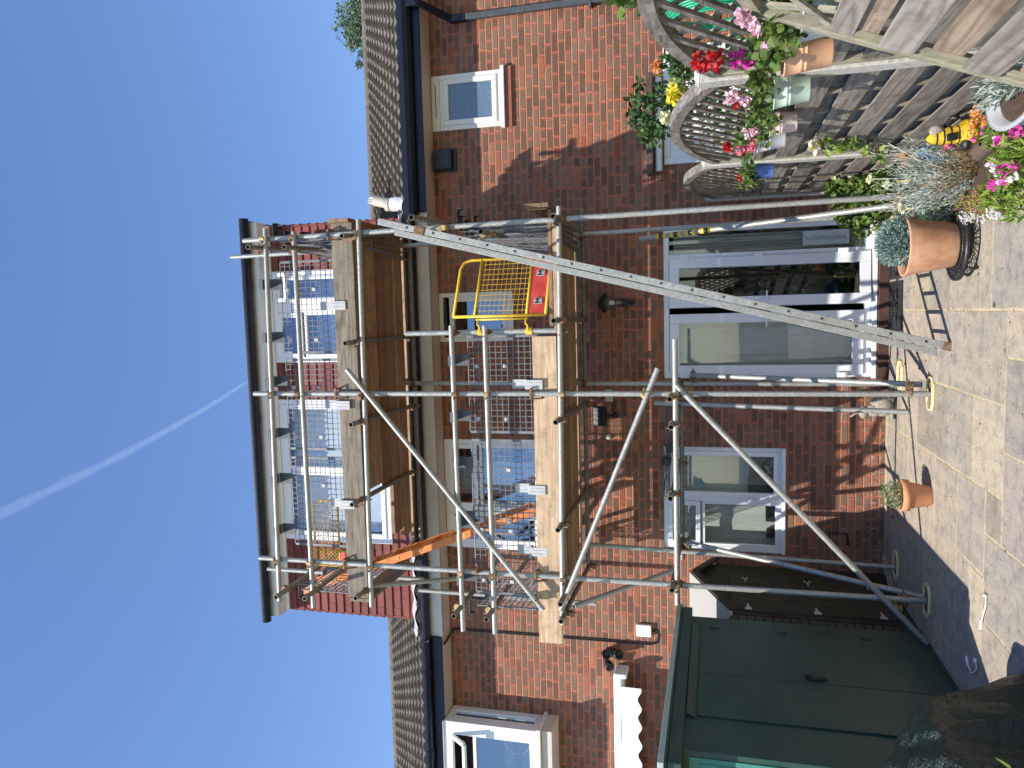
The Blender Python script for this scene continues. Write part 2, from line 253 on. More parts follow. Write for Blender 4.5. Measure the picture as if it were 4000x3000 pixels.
# ------------------------------------------------------------------ mesh helpers
class MB:
    def __init__(s): s.v = []; s.f = []; s.sm = []
    def add(s, vs, fs, smooth=False):
        o = len(s.v); s.v += [tuple(p) for p in vs]; s.f += [tuple(i+o for i in f) for f in fs]; s.sm += [smooth]*len(fs); return s
    def box(s, x0, x1, y0, y1, z0, z1):
        x0, x1 = sorted((x0, x1)); y0, y1 = sorted((y0, y1)); z0, z1 = sorted((z0, z1))
        return s.add([(x, y, z) for x in (x0, x1) for y in (y0, y1) for z in (z0, z1)],
                     [(0, 1, 3, 2), (4, 6, 7, 5), (0, 4, 5, 1), (2, 3, 7, 6), (0, 2, 6, 4), (1, 5, 7, 3)])
    def bar(s, p0, p1, w, h, upv=(0, 0, 1), ext=0):
        p0, p1 = Vector(p0), Vector(p1); d = (p1-p0).normalized(); u = Vector(upv); a = d.cross(u)
        if a.length < 1e-4: a = d.cross(Vector((0, 1, 0)))
        a.normalize(); b = a.cross(d).normalized(); p0 = p0-d*ext; p1 = p1+d*ext
        vs = [p+a*(i*w/2)+b*(j*h/2) for p in (p0, p1) for i in (-1, 1) for j in (-1, 1)]
        return s.add(vs, [(0, 1, 3, 2), (4, 6, 7, 5), (0, 4, 5, 1), (2, 3, 7, 6), (0, 2, 6, 4), (1, 5, 7, 3)])
    def tube(s, p0, p1, r, n=14, r2=None, caps=True, bore=False):
        p0, p1 = Vector(p0), Vector(p1); r2 = r if r2 is None else r2
        d = (p1-p0).normalized(); a = d.orthogonal().normalized(); b = d.cross(a)
        c = [a*math.cos(2*math.pi*i/n)+b*math.sin(2*math.pi*i/n) for i in range(n)]
        s.add([p0+v*r for v in c]+[p1+v*r2 for v in c], [(i, (i+1) % n, n+(i+1) % n, n+i) for i in range(n)], True)
        if bore:
            ri = r*0.84
            for p, q in ((p0, d), (p1, -d)):
                s.add([p+v*r for v in c]+[p+v*ri for v in c]+[p+v*ri+q*0.12 for v in c],
                      [(i, (i+1) % n, n+(i+1) % n, n+i) for i in range(n)]+[(n+i, n+(i+1) % n, 2*n+(i+1) % n, 2*n+i) for i in range(n)]+[tuple(range(2*n, 3*n))])
        elif caps:
            s.add([p0+v*r for v in c], [tuple(range(n))[::-1]]); s.add([p1+v*r2 for v in c], [tuple(range(n))])
        return s
    def path(s, pts, r, n=8):
        pts = [Vector(p) for p in pts]; rings = []; a = None
        for i, p in enumerate(pts):
            d = (pts[min(i+1, len(pts)-1)]-pts[max(i-1, 0)]).normalized()
            a = d.orthogonal().normalized() if a is None else (a-d*a.dot(d)).normalized()
            b = d.cross(a); rr = r(i/(len(pts)-1)) if callable(r) else r
            rings += [p+(a*math.cos(2*math.pi*k/n)+b*math.sin(2*math.pi*k/n))*rr for k in range(n)]
        fs = [(j*n+i, j*n+(i+1) % n, (j+1)*n+(i+1) % n, (j+1)*n+i) for j in range(len(pts)-1) for i in range(n)]
        fs += [tuple(range(n))[::-1], tuple(range((len(pts)-1)*n, len(pts)*n))]
        return s.add(rings, fs, True)
    def lathe(s, c, prof, n=28, smooth=True, sx=1.0, sy=1.0, axis=None):
        c = Vector(c); ax = Vector(axis).normalized() if axis is not None else Vector((0, 0, 1))
        q = Vector((0, 0, 1)).rotation_difference(ax); vs = []
        for r, z in prof:
            for i in range(n):
                a = 2*math.pi*i/n; vs.append(c+q @ Vector((r*math.cos(a)*sx, r*math.sin(a)*sy, z)))
        return s.add(vs, [(j*n+i, j*n+(i+1) % n, (j+1)*n+(i+1) % n, (j+1)*n+i) for j in range(len(prof)-1) for i in range(n)], smooth)
    def ball(s, c, r, n=12, sc=(1, 1, 1)):
        c = Vector(c); m = n//2
        vs = [c+Vector((r*sc[0]*math.sin(math.pi*j/m)*math.cos(2*math.pi*i/n), r*sc[1]*math.sin(math.pi*j/m)*math.sin(2*math.pi*i/n), r*sc[2]*math.cos(math.pi*j/m))) for j in range(m+1) for i in range(n)]
        return s.add(vs, [(j*n+i, (j+1)*n+i, (j+1)*n+(i+1) % n, j*n+(i+1) % n) for j in range(m) for i in range(n)], True)
    def prism(s, pts, d):
        n = len(pts); d = Vector(d); pts = [Vector(p) for p in pts]
        return s.add(pts+[p+d for p in pts], [tuple(range(n))[::-1], tuple(range(n, 2*n))]+[(i, (i+1) % n, n+(i+1) % n, n+i) for i in range(n)])
    def frame(s, x0, x1, z0, z1, y0, y1, w):
        s.box(x0, x0+w, y0, y1, z0, z1); s.box(x1-w, x1, y0, y1, z0, z1)
        s.box(x0+w, x1-w, y0, y1, z0, z0+w); s.box(x0+w, x1-w, y0, y1, z1-w, z1); return s
def empty(name, label, cat, loc=(0, 0, 0), group=None, kind=None):
    o = D.objects.new(name, None); o.empty_display_size = 0.1; COL.objects.link(o); o.location = loc
    return tag(o, label, cat, group, kind)
def tag(o, label=None, cat=None, group=None, kind=None):
    if label: o['label'] = label
    if cat: o['category'] = cat
    if group: o['group'] = group
    if kind: o['kind'] = kind
    return o
def origin_of(o):
    v = Vector((0, 0, 0))
    while o is not None: v += Vector(o.location); o = o.parent
    return v
def put(name, mb, mat, parent=None, bevel=0.0, label=None, kind=None, loc=None, fix=True):
    """mb holds world coordinates; the object's origin goes to its parent's origin (or loc)"""
    off = origin_of(parent) if parent is not None else Vector(loc or (0, 0, 0))
    me = D.meshes.new(name)
    me.from_pydata([tuple(Vector(v)-off) for v in mb.v], [], mb.f)
    me.polygons.foreach_set('use_smooth', mb.sm); me.materials.append(M[mat] if isinstance(mat, str) else mat)
    if fix:
        bm = bmesh.new(); bm.from_mesh(me); bmesh.ops.recalc_face_normals(bm, faces=bm.faces); bm.to_mesh(me); bm.free()
    me.update(); o = D.objects.new(name, me); COL.objects.link(o)
    if parent is not None: o.parent = parent
    else: o.location = off
    if bevel:
        b = o.modifiers.new('bevel', 'BEVEL'); b.width = bevel; b.segments = 2; b.limit_method = 'ANGLE'; b.angle_limit = math.radians(50)
    return tag(o, label, None, None, kind)
def solo(name, mb, mat, label, cat, group=None, kind=None, loc=(0, 0, 0), bevel=0.0, fix=True):
    return tag(put(name, mb, mat, None, bevel, loc=loc, fix=fix), label, cat, group, kind)
def copy_tree(o, parent=None):
    c = o.copy(); COL.objects.link(c)
    if parent is not None: c.parent = parent
    for ch in list(o.children): copy_tree(ch, c)
    return c
def leaves(centers, size, aspect=0.6, up=0.3, jit=0.4, fold=0.25, dirs=None):
    """many small folded leaves; centers (n,3); returns MB"""
    mb = MB(); n = len(centers); c = np.asarray(centers, float)
    d = rng.normal(size=(n, 3)); d[:, 2] += up*2
    if dirs is not None: d = np.asarray(dirs)+rng.normal(size=(n, 3))*jit
    d /= np.linalg.norm(d, axis=1)[:, None]; q = rng.normal(size=(n, 3)); a = np.cross(d, q); a /= np.linalg.norm(a, axis=1)[:, None]
    nn = np.cross(d, a); L = size*(1+jit*rng.uniform(-0.6, 0.6, n))[:, None]; Wd = L*aspect*0.5
    v0 = c; v1 = c+d*L*0.35+a*Wd+nn*L*fold*0.4; v2 = c+d*L*0.35-a*Wd+nn*L*fold*0.4; v3 = c+d*L; v4 = c+d*L*0.75+a*Wd*0.7+nn*L*fold*.25; v5 = c+d*L*0.75-a*Wd*0.7+nn*L*fold*.25
    V = np.stack([v0, v1, v4, v3, v5, v2], 1).reshape(-1, 3)
    mb.v = [tuple(p) for p in V]; mb.f = []
    for i in range(n): o = 6*i; mb.f += [(o, o+1, o+2, o+3), (o, o+3, o+4, o+5)]
    mb.sm = [False]*len(mb.f); return mb
def cloud(c, r, n, shell=0.5):
    p = rng.normal(size=(n, 3)); p /= np.linalg.norm(p, axis=1)[:, None]
    return np.asarray(c)+p*(rng.uniform(shell**3, 1, n)**(1/3))[:, None]*np.asarray(r)
def clumps(c, r, k, n, cr):
    cs = cloud(c, r, k, 0.2); return np.concatenate([cloud(q, np.asarray(cr)*rng.uniform(0.6, 1.3), n, 0.3) for q in cs])
W = 8.44
def X(iy, ix=2600, y=W): return P(ix, iy, y=y).x
def Z(ix, iy, y=W): return P(ix, iy, y=y).z

# ================================================================== GROUND
g = MB().add([(-60, -40, -0.03), (60, -40, -0.03), (60, 90, -0.03), (-60, 90, -0.03)], [(0, 1, 2, 3)])
M['ground'] = speckle('garden_soil', (0.06, 0.05, 0.03), (0.14, 0.12, 0.07), 12, 0.95)
put('ground', g, 'ground', kind='structure')
def slab_mat():
    m, t, b = new_mat('sandstone_paving', 0.85, spec=0.25); v = coords(t, (1, 2.2, 1)); g = N(t, 'ShaderNodeNewGeometry')
    r = g.outputs['Random Per Island']; n1 = noise(t, v, 28, 7, 0.75); n2 = noise(t, coords(t, (2.4, 0.5, 1)), 3.5, 5, 0.65)
    base = ramp(t, r, [(0.0, (0.33, 0.27, 0.205)), (0.2, (0.39, 0.355, 0.295)), (0.4, (0.52, 0.425, 0.30)), (0.6, (0.40, 0.36, 0.30)), (0.8, (0.46, 0.38, 0.31)), (1.0, (0.58, 0.49, 0.35))])
    c = mixc(t, ramp(t, n2, [(0.4, (0, 0, 0)), (0.75, (0.5, 0.5, 0.5))]), base, (0.24, 0.23, 0.215))
    c = mixc(t, ramp(t, n2, [(0.28, (0.6, 0.6, 0.6)), (0.5, (0, 0, 0))]), c, (0.46, 0.39, 0.29))
    c = mixc(t, 1.0, c, ramp(t, n1, [(0.25, (0.55, 0.53, 0.51)), (0.46, (0.95, 0.95, 0.95)), (0.8, (1.2, 1.17, 1.12))]), 'MULTIPLY')
    sp = mixc(t, 1.0, ramp(t, noise(t, coords(t), 48, 3, 0.6), [(0.29, (0.25, 0.24, 0.22)), (0.36, (1, 1, 1))]), ramp(t, noise(t, coords(t), 9, 5, 0.7), [(0.36, (0.72, 0.72, 0.74)), (0.52, (1, 1, 1))]), 'MULTIPLY'); c = mixc(t, 1.0, c, sp, 'MULTIPLY')
    t.links.new(c, b.inputs['Base Color']); bump(t, b, mth(t, 'ADD', n1, n2), 0.9, 0.014); return m
M['slab'] = slab_mat(); M['joint'] = speckle('yellow_mortar', (0.30, 0.24, 0.14), (0.50, 0.41, 0.26), 22, 0.95, bmp=0.6, c3=(0.11, 0.10, 0.06))
pav = MB(); pav.box(-4.2, 1.3, -1.5, W-0.005, -0.02, -0.0025); pj = put('patio_joints', pav, 'joint', kind='structure')
sl_ = MB(); U = 0.29; nx, ny = 20, 36; occ = [[0]*ny for _ in range(nx)]
for j in range(ny-1, -1, -1):
    for i in range(nx):
        if occ[i][j]: continue
        for (a, b_) in random.sample([(2, 2), (3, 2), (3, 3), (4, 2), (3, 2), (2, 1), (2, 3), (2, 2)], 8)+[(1, 1)]:
            if i+a <= nx and j-b_ >= -1 and all(not occ[p][q] for p in range(i, i+a) for q in range(j-b_+1, j+1)): break
        for p in range(i, i+a):
            for q in range(j-b_+1, j+1): occ[p][q] = 1
        x0, x1, y1, y0 = -4.4+i*U, -4.4+(i+a)*U, -2.1+(j+1)*U, -2.1+(j+1-b_)*U
        gp = 0.0095; x0 += gp*random.uniform(.5, 1.3); x1 -= gp*random.uniform(.5, 1.3); y0 += gp*random.uniform(.5, 1.3); y1 -= gp*random.uniform(.5, 1.3)
        if y0 > W-0.02: continue
        y1 = min(y1, W-0.004); x0 = max(x0, -4.15); x1 = min(x1, 1.27)
        if x1-x0 < 0.05: continue
        z = random.uniform(-0.001, 0.002); k = 5; edge = []
        for (ax, ay, bx, by) in ((x0, y0, x1, y0), (x1, y0, x1, y1), (x1, y1, x0, y1), (x0, y1, x0, y0)):
            for q in range(k):
                tt = q/k; edge.append((ax+(bx-ax)*tt+random.uniform(-.004, .004), min(ay+(by-ay)*tt+random.uniform(-.004, .004), W-.003), z))
        sl_.prism([(x, y, -0.012) for x, y, _ in edge], (0, 0, z+0.012))
put('patio', sl_, 'slab', kind='structure', bevel=0.003)
db = MB()
for _ in range(420):
    x_, y_ = random.uniform(-2.2, .95), random.uniform(4.1, 8.3); x_ = x_ if random.random() < .4 else random.gauss(.1, .55); s_ = random.uniform(.002, .006) if random.random() < .93 else random.uniform(.009, .015)
    if not (-2.6 < x_ < 1.1): continue
    db.ball((x_, y_, .003), s_, 6, (random.uniform(.7, 1.6), random.uniform(.7, 1.6), .6))
M['crumb'] = speckle('soil_crumbs', (.05, .035, .02), (.16, .12, .08), 30, .9, isl=.4)
tag(put('debris', db, 'crumb'), 'scattered soil crumbs and dry bits on the sunlit paving', 'debris', kind='stuff')

# ================================================================== HOUSES
XR, XL = 1.18, -3.78          # party walls
def wall(x0, x1, z0, z1, holes, y0=W, y1=W+0.28):
    mb = MB(); xs = sorted({x0, x1, *[h[0] for h in holes], *[h[1] for h in holes]}); zs = sorted({z0, z1, *[h[2] for h in holes], *[h[3] for h in holes]})
    for a, b in zip(xs, xs[1:]):
        run = None
        for c, d in zip(zs, zs[1:]):
            inside = any(h[0] <= (a+b)/2 <= h[1] and h[2] <= (c+d)/2 <= h[3] for h in holes)
            if not inside: run = (run[0], d) if run else (c, d)
            if inside or d == zs[-1]:
                if run: mb.box(a, b, y0, y1, *run)
                run = None
    return mb
EZ = 4.84
mid = empty('terraced_house', 'red brick terraced house with a scaffold and tiled loft dormer, the middle one', 'house', (-1.3, W, 0))
rgt = empty('terraced_house', 'neighbouring brick house beyond the flowery wooden fence, with one small obscured window', 'house', (4.0, W, 0))
lft = empty('terraced_house', 'neighbouring brick house with a projecting bay window and white awning', 'house', (-6.5, W, 0))
door_o = (-0.744, 0.893, 0.10, 2.235); kit_o = (-2.662, -1.497, 0.985, 2.253)
gw = (P(1900, 1333, y=W).x, P(1900, 1140, y=W).x, P(1998, 1240, y=W).z, EZ-0.005)
uw = (P(1900, 2141, y=W).x, P(1900, 1717, y=W).x, 3.62, EZ-0.005)
ur_o = (2.128, 2.745, 4.0, EZ-0.005)
rd_o = (P(2650, 640, y=W).x, P(2650, 180, y=W).x, 0.1, P(2592, 400, y=W).z)
put('wall', wall(XL, XR, 0, EZ, [door_o, kit_o, gw, uw]), 'brick', mid)
put('wall', wall(XR, 8.5, 0, EZ, [ur_o, rd_o]), 'brick', rgt)
put('wall', wall(-11, XL, 0, EZ, []), 'brick', lft)
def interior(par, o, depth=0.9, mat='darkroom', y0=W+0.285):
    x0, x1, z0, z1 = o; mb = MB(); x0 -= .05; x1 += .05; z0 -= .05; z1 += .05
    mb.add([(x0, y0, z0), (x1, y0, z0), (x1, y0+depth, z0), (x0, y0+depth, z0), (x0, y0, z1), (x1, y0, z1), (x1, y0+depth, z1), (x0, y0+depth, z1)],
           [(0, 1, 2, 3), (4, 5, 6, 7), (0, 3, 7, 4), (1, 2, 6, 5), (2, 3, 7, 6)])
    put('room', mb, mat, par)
def pane(par, x0, x1, z0, z1, y, mat='glass'): put('pane', MB().box(x0, x1, y, y+0.006, z0, z1), mat, par)
# --- patio door (middle house)
x0, x1, z0, z1 = door_o
dr = put('patio_door', MB().frame(x0, x1, z0+0.05, z1, W+0.02, W+0.09, 0.06).box(x0, x1, W-0.045, W+0.09, z0, z0+0.047).box(X(1018)-.012, X(1000)+.01, W+0.02, W+0.085, z0+.11, z1-.06), 'upvc', mid, bevel=0.006, label='wide white patio door, its right leaf slightly open')
xa = X(1000)
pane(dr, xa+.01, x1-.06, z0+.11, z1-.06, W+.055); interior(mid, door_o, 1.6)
lx0, lx1 = X(1466), X(1229)
lf = put('door_leaf', MB().frame(lx0, lx1, z0+0.115, z1-0.065, W-0.002, W+0.05, 0.105), 'upvc', dr, bevel=0.006)
rl0, rl1 = X(1206), X(1014)
ang = math.radians(7.0)
def swing(mb):      # right leaf, hinged on its right side, ajar towards the garden
    o = []
    for v in mb.v:
        dx, dy = v[0]-rl1, v[1]-W
        o.append((rl1+dx*math.cos(ang)-dy*math.sin(ang)*1.0, W+dx*math.sin(ang)+dy*math.cos(ang), v[2]))
    mb.v = o; return mb
put('door_leaf', swing(MB().frame(rl0, rl1, z0+0.06, z1-0.065, W-0.012, W+0.045, 0.105)), 'upvc', dr, bevel=0.006, label='right door leaf standing ajar')
put('pane', swing(MB().box(rl0+.1, rl1-.1, W+.02, W+.026, z0+.16, z1-.165)), 'glass', dr)
pane(dr, lx0+.1, lx1-.1, z0+.21, z1-.165, W+.03)
hz = Z(3000, 1300)
for hx, sw in ((lx1-.05, 0), (rl0+.05, 1)):
    h = MB().box(hx-.018, hx+.018, W-.022, W-.002, hz-.13, hz+.12).tube((hx, W-.02, hz+.02), (hx, W-.055, hz+.02), .008).bar((hx, W-.055, hz+.02), (hx+(-.11 if sw == 0 else .0)+(.1 if sw else 0), W-.06, hz+.02), .018, .018)
    put('handle', swing(h) if sw else h, 'upvc', dr, bevel=0.004)
for hx in (lx0-.01, X(1012)):
    for zz in (2.02, 1.25, .42): put('hinge', MB().box(hx-.02, hx+.035, W-.03, W-.003, zz-.05, zz+.05), 'upvc', dr, bevel=0.006)
cur = MB()
def drape(mb, xa, xb, y, za, zb, nf=9, amp=.03):
    n = nf*6; pts = [(xa+(xb-xa)*i/n, y+amp*math.sin(i/6*2*math.pi)+random.uniform(-.004, .004)) for i in range(n+1)]
    mb.add([(p[0], p[1], zz) for p in pts for zz in (za, zb)], [(2*i, 2*i+2, 2*i+3, 2*i+1) for i in range(n)], True); return mb
put('curtain', drape(cur, lx0+.02, lx1-.02, W+.2, z0+.12, z1-.1, 5, .012), 'curtain', dr)
put('curtain', drape(MB(), xa-.02, x1-.08, W+.2, z0+.1, z1-.1, 7), 'curtain', dr)
rad = MB().box(xa+.05, x1-.1, W+.10, W+.13, .35, .8)
rad2 = put('heater', rad, 'white', dr)
put('grille', (lambda m: [m.box(xa+.10, x1-.16, W+.094, W+.099, .38+i*.016, .386+i*.016) for i in range(25)] and m)(MB()), 'grey', rad2)
step = MB().box(x0-.1, x1+.1, W-.10, W-.002, 0.0, 0.095); put('door_step', step, 'shadebrick', mid, bevel=.004)
# --- kitchen window
def sash(par, x0, x1, z0, z1, y, w=.05, mat='upvc', gm='glass', name='sash'):
    s = put(name, MB().frame(x0, x1, z0, z1, y, y+.05, w), mat, par, bevel=.005); pane(s, x0+w-.005, x1-w+.005, z0+w-.005, z1-w+.005, y+.03, gm); return s
x0, x1, z0, z1 = kit_o
kw = put('window', MB().frame(x0, x1, z0, z1, W+.03, W+.09, .05).box((x0+x1)/2-.03, (x0+x1)/2+.03, W+.032, W+.088, z0+.05, z1-.05).box(x0, x1, W-.02, W+.03, z0-.02, z0+.018), 'upvc', mid, bevel=.005, label='white kitchen window')
xm = (x0+x1)/2
sash(kw, xm+.03, x1-.05, z0+.05, z1-.05, W+.012); sash(kw, x0+.05, xm-.03, z0+.05, z1-.42, W+.034, .03); sash(kw, x0+.05, xm-.03, z1-.40, z1-.05, W+.012)
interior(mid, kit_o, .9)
put('blind', drape(MB(), x0+.03, x1-.03, W+.23, z0+.03, z1-.03, 4, .006), 'curtain', kw)
ob = MB().box(xm+.06, x1-.12, W+.14, W+.22, z0+.06, z0+.34).box(xm+.06, xm+.24, W+.13, W+.15, z0+.34, z0+.36)
ob.box(xm-.26, xm-.05, W+.14, W+.22, z0+.06, z0+.17).lathe((xm-.40, W+.18, z0+.06), [(0, 0), (.05, 0), (.055, .1), (0, .1)], 14)
put('sill_ornaments', ob, 'black', kw)
hp = P(2739, 1890, y=W+.03); hs = []
for i in range(28):
    a = 2*math.pi*i/28; hs.append((hp.x+.0026*16*math.sin(a)**3, W-.002, hp.z+.0026*(13*math.cos(a)-5*math.cos(2*a)-2*math.cos(3*a)-math.cos(4*a))))
solo('hanging_heart', MB().prism(hs, (0, .004, 0)), flat('teal_glass_heart', (.10, .24, .28), .3), 'small blue glass heart hanging in the kitchen window', 'ornament')
# --- first floor windows of the middle house
x0, x1, z0, z1 = gw
g1 = put('window', MB().frame(x0, x1, z0, z1, W-.01, W+.08, .05).box(x0, x1, W-.04, W-.011, z0-.03, z0+.01), 'upvcold', mid, bevel=.005, label='small first floor window behind the yellow gate')
sash(g1, x0+.05, x1-.05, z0+.05, z1-.13, W-.02, .055, 'upvcold', 'glassup')
put('vent', MB().box(x0+.12, x1-.12, W-.02, W-.011, z1-.10, z1-.065), 'black', g1); interior(mid, gw, .6)
x0, x1, z0, z1 = uw
g2 = put('window', MB().frame(x0, x1, z0, z1, W-.01, W+.08, .06).box(x0+.42, x0+.5, W-.008, W+.07, z0+.06, z1-.06).box(x0, x1, W-.06, W-.011, z0-.03, z0+.01), 'upvc', mid, bevel=.005, label='wide first floor window behind the lower mesh guards')
sash(g2, x0+.06, x0+.42, z0+.06, z1-.06, W-.02, .05, 'upvc', 'glassup'); sash(g2, x0+.5, x1-.06, z0+.06, z0+.78, W-.008, .04, 'upvc', 'glassup'); sash(g2, x0+.5, x1-.06, z0+.80, z1-.06, W-.02, .05, 'upvc', 'glassup')
interior(mid, uw, .7); put('curtain', drape(MB(), x0+.6, x1-.3, W+.24, z0+.05, z1-.1, 5), 'blind', g2)
# --- right house small obscured window
x0, x1, z0, z1 = ur_o
g3 = put('window', MB().frame(x0, x1, z0, z1-.10, W-.02, W+.08, .055).box(x0, x1, W-.02, W+.08, z1-.098, z1).box(x0-.03, x1+.03, W-.06, W+.0, z0-.045, z0-.002), 'upvcold', rgt, bevel=.006, label='small obscured window with a white sill')
put('sash', MB().frame(x0+.05, x1-.05, z0+.05, z1-.15, W-.035, W+.02, .06), 'upvcold', g3, bevel=.008)
put('pane', MB().box(x0+.1, x1-.1, W-.01, W-.002, z0+.1, z1-.2), 'frost', g3)
put('vent', MB().box(x0+.14, x1-.1, W-.032, W-.021, z1-.07, z1-.045), 'upvcold', g3); put('vent_slot', MB().box(x0+.15, x1-.11, W-.034, W-.0325, z1-.062, z1-.053), 'black', g3)
put('under_sill_brick', MB().box(x0-.02, x1+.02, W-.03, W, z0-.12, z0-.05), 'soldier', g3)  # projecting strip in brick-edge colour below the sill
# --- right house door unit behind the fence
x0, x1, z0, z1 = rd_o
rd = put('back_door', MB().frame(x0, x1, z0, z1, W-.01, W+.08, .07).box(x0+.07, x0+.82, W+.0, W+.06, z0+.07, z1-.07).box(x0+.83, x0+.90, W-.01, W+.075, z0+.07, z1-.07), 'upvc', rgt, bevel=.006, label='white door and window behind the roses')
pane(rd, x0+.90, x1-.07, z0+.07, z1-.07, W+.03); interior(rgt, rd_o, .6)
cp = empty('door_canopy', 'brown and cream slatted canopy strip above the neighbour\'s white door', 'canopy', tuple(P(2540, 425, y=W)))
put('board', MB().box(x0-.12, x1-.3, W-.22, W-.002, z1+.10, z1+.17), speckle('brown_board', (.05, .03, .02), (.12, .075, .05), 20), cp, bevel=.004)
put('roller', MB().tube((x0-.08, W-.12, z1+.045), (x1-.34, W-.12, z1+.045), .035), 'white', cp)
# --- eaves, fascias, gutters
def gutter(x0, x1, y, z, r=.06, joints=()):
    mb = MB(); n = 10; ring = [(math.cos(math.pi*(1+i/n))*r, math.sin(math.pi*(1+i/n))*r) for i in range(n+1)]
    ring = [(-r-.008, .018), (-r, .018)][1:]+ring+[(r, .018)]; inn = [(a*.9, b*.9+.002) for a, b in ring][::-1]; full = ring+inn; m = len(full)
    mb.add([(x, y+a, z+b) for x in (x0, x1) for a, b in full], [(i, (i+1) % m, m+(i+1) % m, m+i) for i in range(m)]+[tuple(range(m))[::-1], tuple(range(m, 2*m))], False)
    for j in joints:
        rr = [(a*1.10, b*1.10-.002) for a, b in ring]; q = len(rr)
        mb.add([(x, y+a, z+b) for x in (j-.05, j+.05) for a, b in rr], [(i, i+1, q+i+1, q+i) for i in range(q-1)]+[tuple(range(q))[::-1], tuple(range(q, 2*q))], False)
    return mb
def deepgutter(x0, x1, y0, z0, h=.14, joints=()):   # square-ish ogee gutter
    pr = [(0, .0), (-.03, 0), (-.075, .03), (-.095, .075), (-.10, h), (-.115, h+.004), (-.115, h-.012), (-.108, .07), (-.085, .02), (-.035, -.012), (0, -.012)]
    pr = [(0, 0), (0, h), (-.012, h), (-.012, .015), (-.045, .013), (-.08, .04), (-.095, .08), (-.098, h), (-.112, h), (-.110, .07), (-.09, .022), (-.05, -.004)]
    mb = MB(); m = len(pr)
    def seg(a, b, s):
        mb.add([(x, y0+p*s, z0+q*s-(s-1)*.05) for x in (a, b) for p, q in pr], [(i, (i+1) % m, m+(i+1) % m, m+i) for i in range(m)]+[tuple(range(m))[::-1], tuple(range(m, 2*m))])
    seg(x0, x1, 1.0)
    for j in joints: seg(j-.03, j+.03, 1.05)
    return mb
SOFY = 8.12
# right house
put('soffit', MB().box(XR+.003, 8.5, SOFY, W-.002, EZ, EZ+.02), 'cream', rgt)
put('fascia', MB().box(XR+.003, 8.5, SOFY-.022, SOFY, EZ-.012, EZ+.2), 'blackpvc', rgt)
put('gutter', deepgutter(XR-.05, 8.5, SOFY-.024, EZ+.075, .13, (1.9, 4.0)), 'blackpvc', rgt)
# middle house
put('soffit', MB().box(XL, XR, SOFY+.03, W-.002, EZ, EZ+.02), 'cream', mid)
sv = MB(); k = int((XR-XL)/.035)
for i in range(k): sv.box(XL+.03+i*.035, XL+.05+i*.035, SOFY+.075, SOFY+.088, EZ-.0015, EZ+.001)
put('soffit_vent', sv, 'black', mid); put('fascia', MB().box(XL, XR, SOFY+.008, SOFY+.03, EZ-.012, EZ+.16), 'fascia', mid)
put('gutter', gutter(XL-.02, XR-.055, SOFY-.055, EZ+.175, .062, (.9, -2.9)), 'blackpvc', mid)
# left house
put('soffit', MB().box(-11, XL-.003, SOFY, W-.002, EZ, EZ+.02), 'cream', lft)
put('fascia', MB().box(-11, XL-.003, SOFY-.022, SOFY, EZ-.012, EZ+.2), 'blackpvc', lft)
put('gutter', gutter(-11, XL-.025, SOFY-.085, EZ+.175, .062, (-4.2, -5.2)), 'blackpvc', lft)
# --- tiled roofs with real rolls
def roof(x0, x1, y0, z0, slope, L, expo=.36, per=.16, amp=.034):
    mb = MB(); cs, sn = math.cos(slope), math.sin(slope); nx_ = int((x1-x0)/(per/6)); k = int(L/expo)
    for c in range(k):
        vs = []
        for e in (0, 1):
            s = (c+e)*expo+(0.03 if e else 0); lift = .04 if e == 0 else .0
            for i in range(nx_+1):
                x = x0+(x1-x0)*i/nx_; ph = (x-x0)/per+c*.13
                h = lift+amp*(abs(math.sin(math.pi*ph))**1.0)*(1 if e == 0 else .8)
                vs.append((x, y0+s*cs-h*sn, z0+s*sn+h*cs))
        for i in range(nx_+1):
            x = x0+(x1-x0)*i/nx_; s = c*expo+.004; vs.append((x, y0+s*cs, z0+s*sn-.012))
        n = nx_+1; mb.add(vs, [(i, i+1, n+i+1, n+i) for i in range(nx_)]+[(2*n+i, 2*n+i+1, i+1, i) for i in range(nx_)], False)
    return mb
SLP = math.radians(30)
put('roof', roof(XR+.0, 8.5, SOFY-.02, EZ+.20, SLP, 4.1), 'rooftile', rgt, fix=False)
put('roof', roof(-11, XL-.02, SOFY-.02, EZ+.20, SLP, 4.1), 'rooftile', lft, fix=False)
ry, rz = SOFY-.02+4.15*math.cos(SLP), EZ+.20+4.15*math.sin(SLP)
for par, a, b in ((rgt, XR, 8.5), (lft, -11, XL-.02)):
    mb = MB(); q = a
    while q < b: mb.tube((q, ry, rz-.02), (min(q+.44, b), ry, rz-.02), .10, 12); q += .45
    put('ridge', mb, 'rooftile', par)
    put('rear_roof', MB().add([(a, ry, rz), (b, ry, rz), (b, ry+3.6, rz-2.1), (a, ry+3.6, rz-2.1)], [(0, 1, 2, 3)]), 'rooftile', par)
    put('under_roof', MB().box(a, b, SOFY+.05, W+.3, EZ+.025, EZ+.19), 'black', par)
put('party_wall', MB().add([(XR-.01, SOFY, EZ+.2), (XR-.01, ry, EZ+.2), (XR-.01, ry, rz-.05)], [(0, 1, 2)]), 'soldier', rgt)
# --- low strip of roof and wavy lead in front of the dormer
put('roof', roof(XL, XR, SOFY-.05, EZ+.205, SLP, .34, .32), 'rooftile', mid, fix=False)
wl = MB(); n = 200
vs = []
for i in range(n+1):
    x = XL+(XR-XL)*i/n; s = math.sin(x*2*math.pi/.30); vs += [(x, 8.03+.012*s, EZ+.27+.022*s), (x, 8.22, EZ+.385+.012*s), (x, W-.01, EZ+.40)]
wl.add(vs, [(3*i+k, 3*i+3+k, 3*i+4+k, 3*i+1+k) for i in range(n) for k in (0, 1)], True)
put('lead_flashing', wl, 'lead', mid, fix=False)
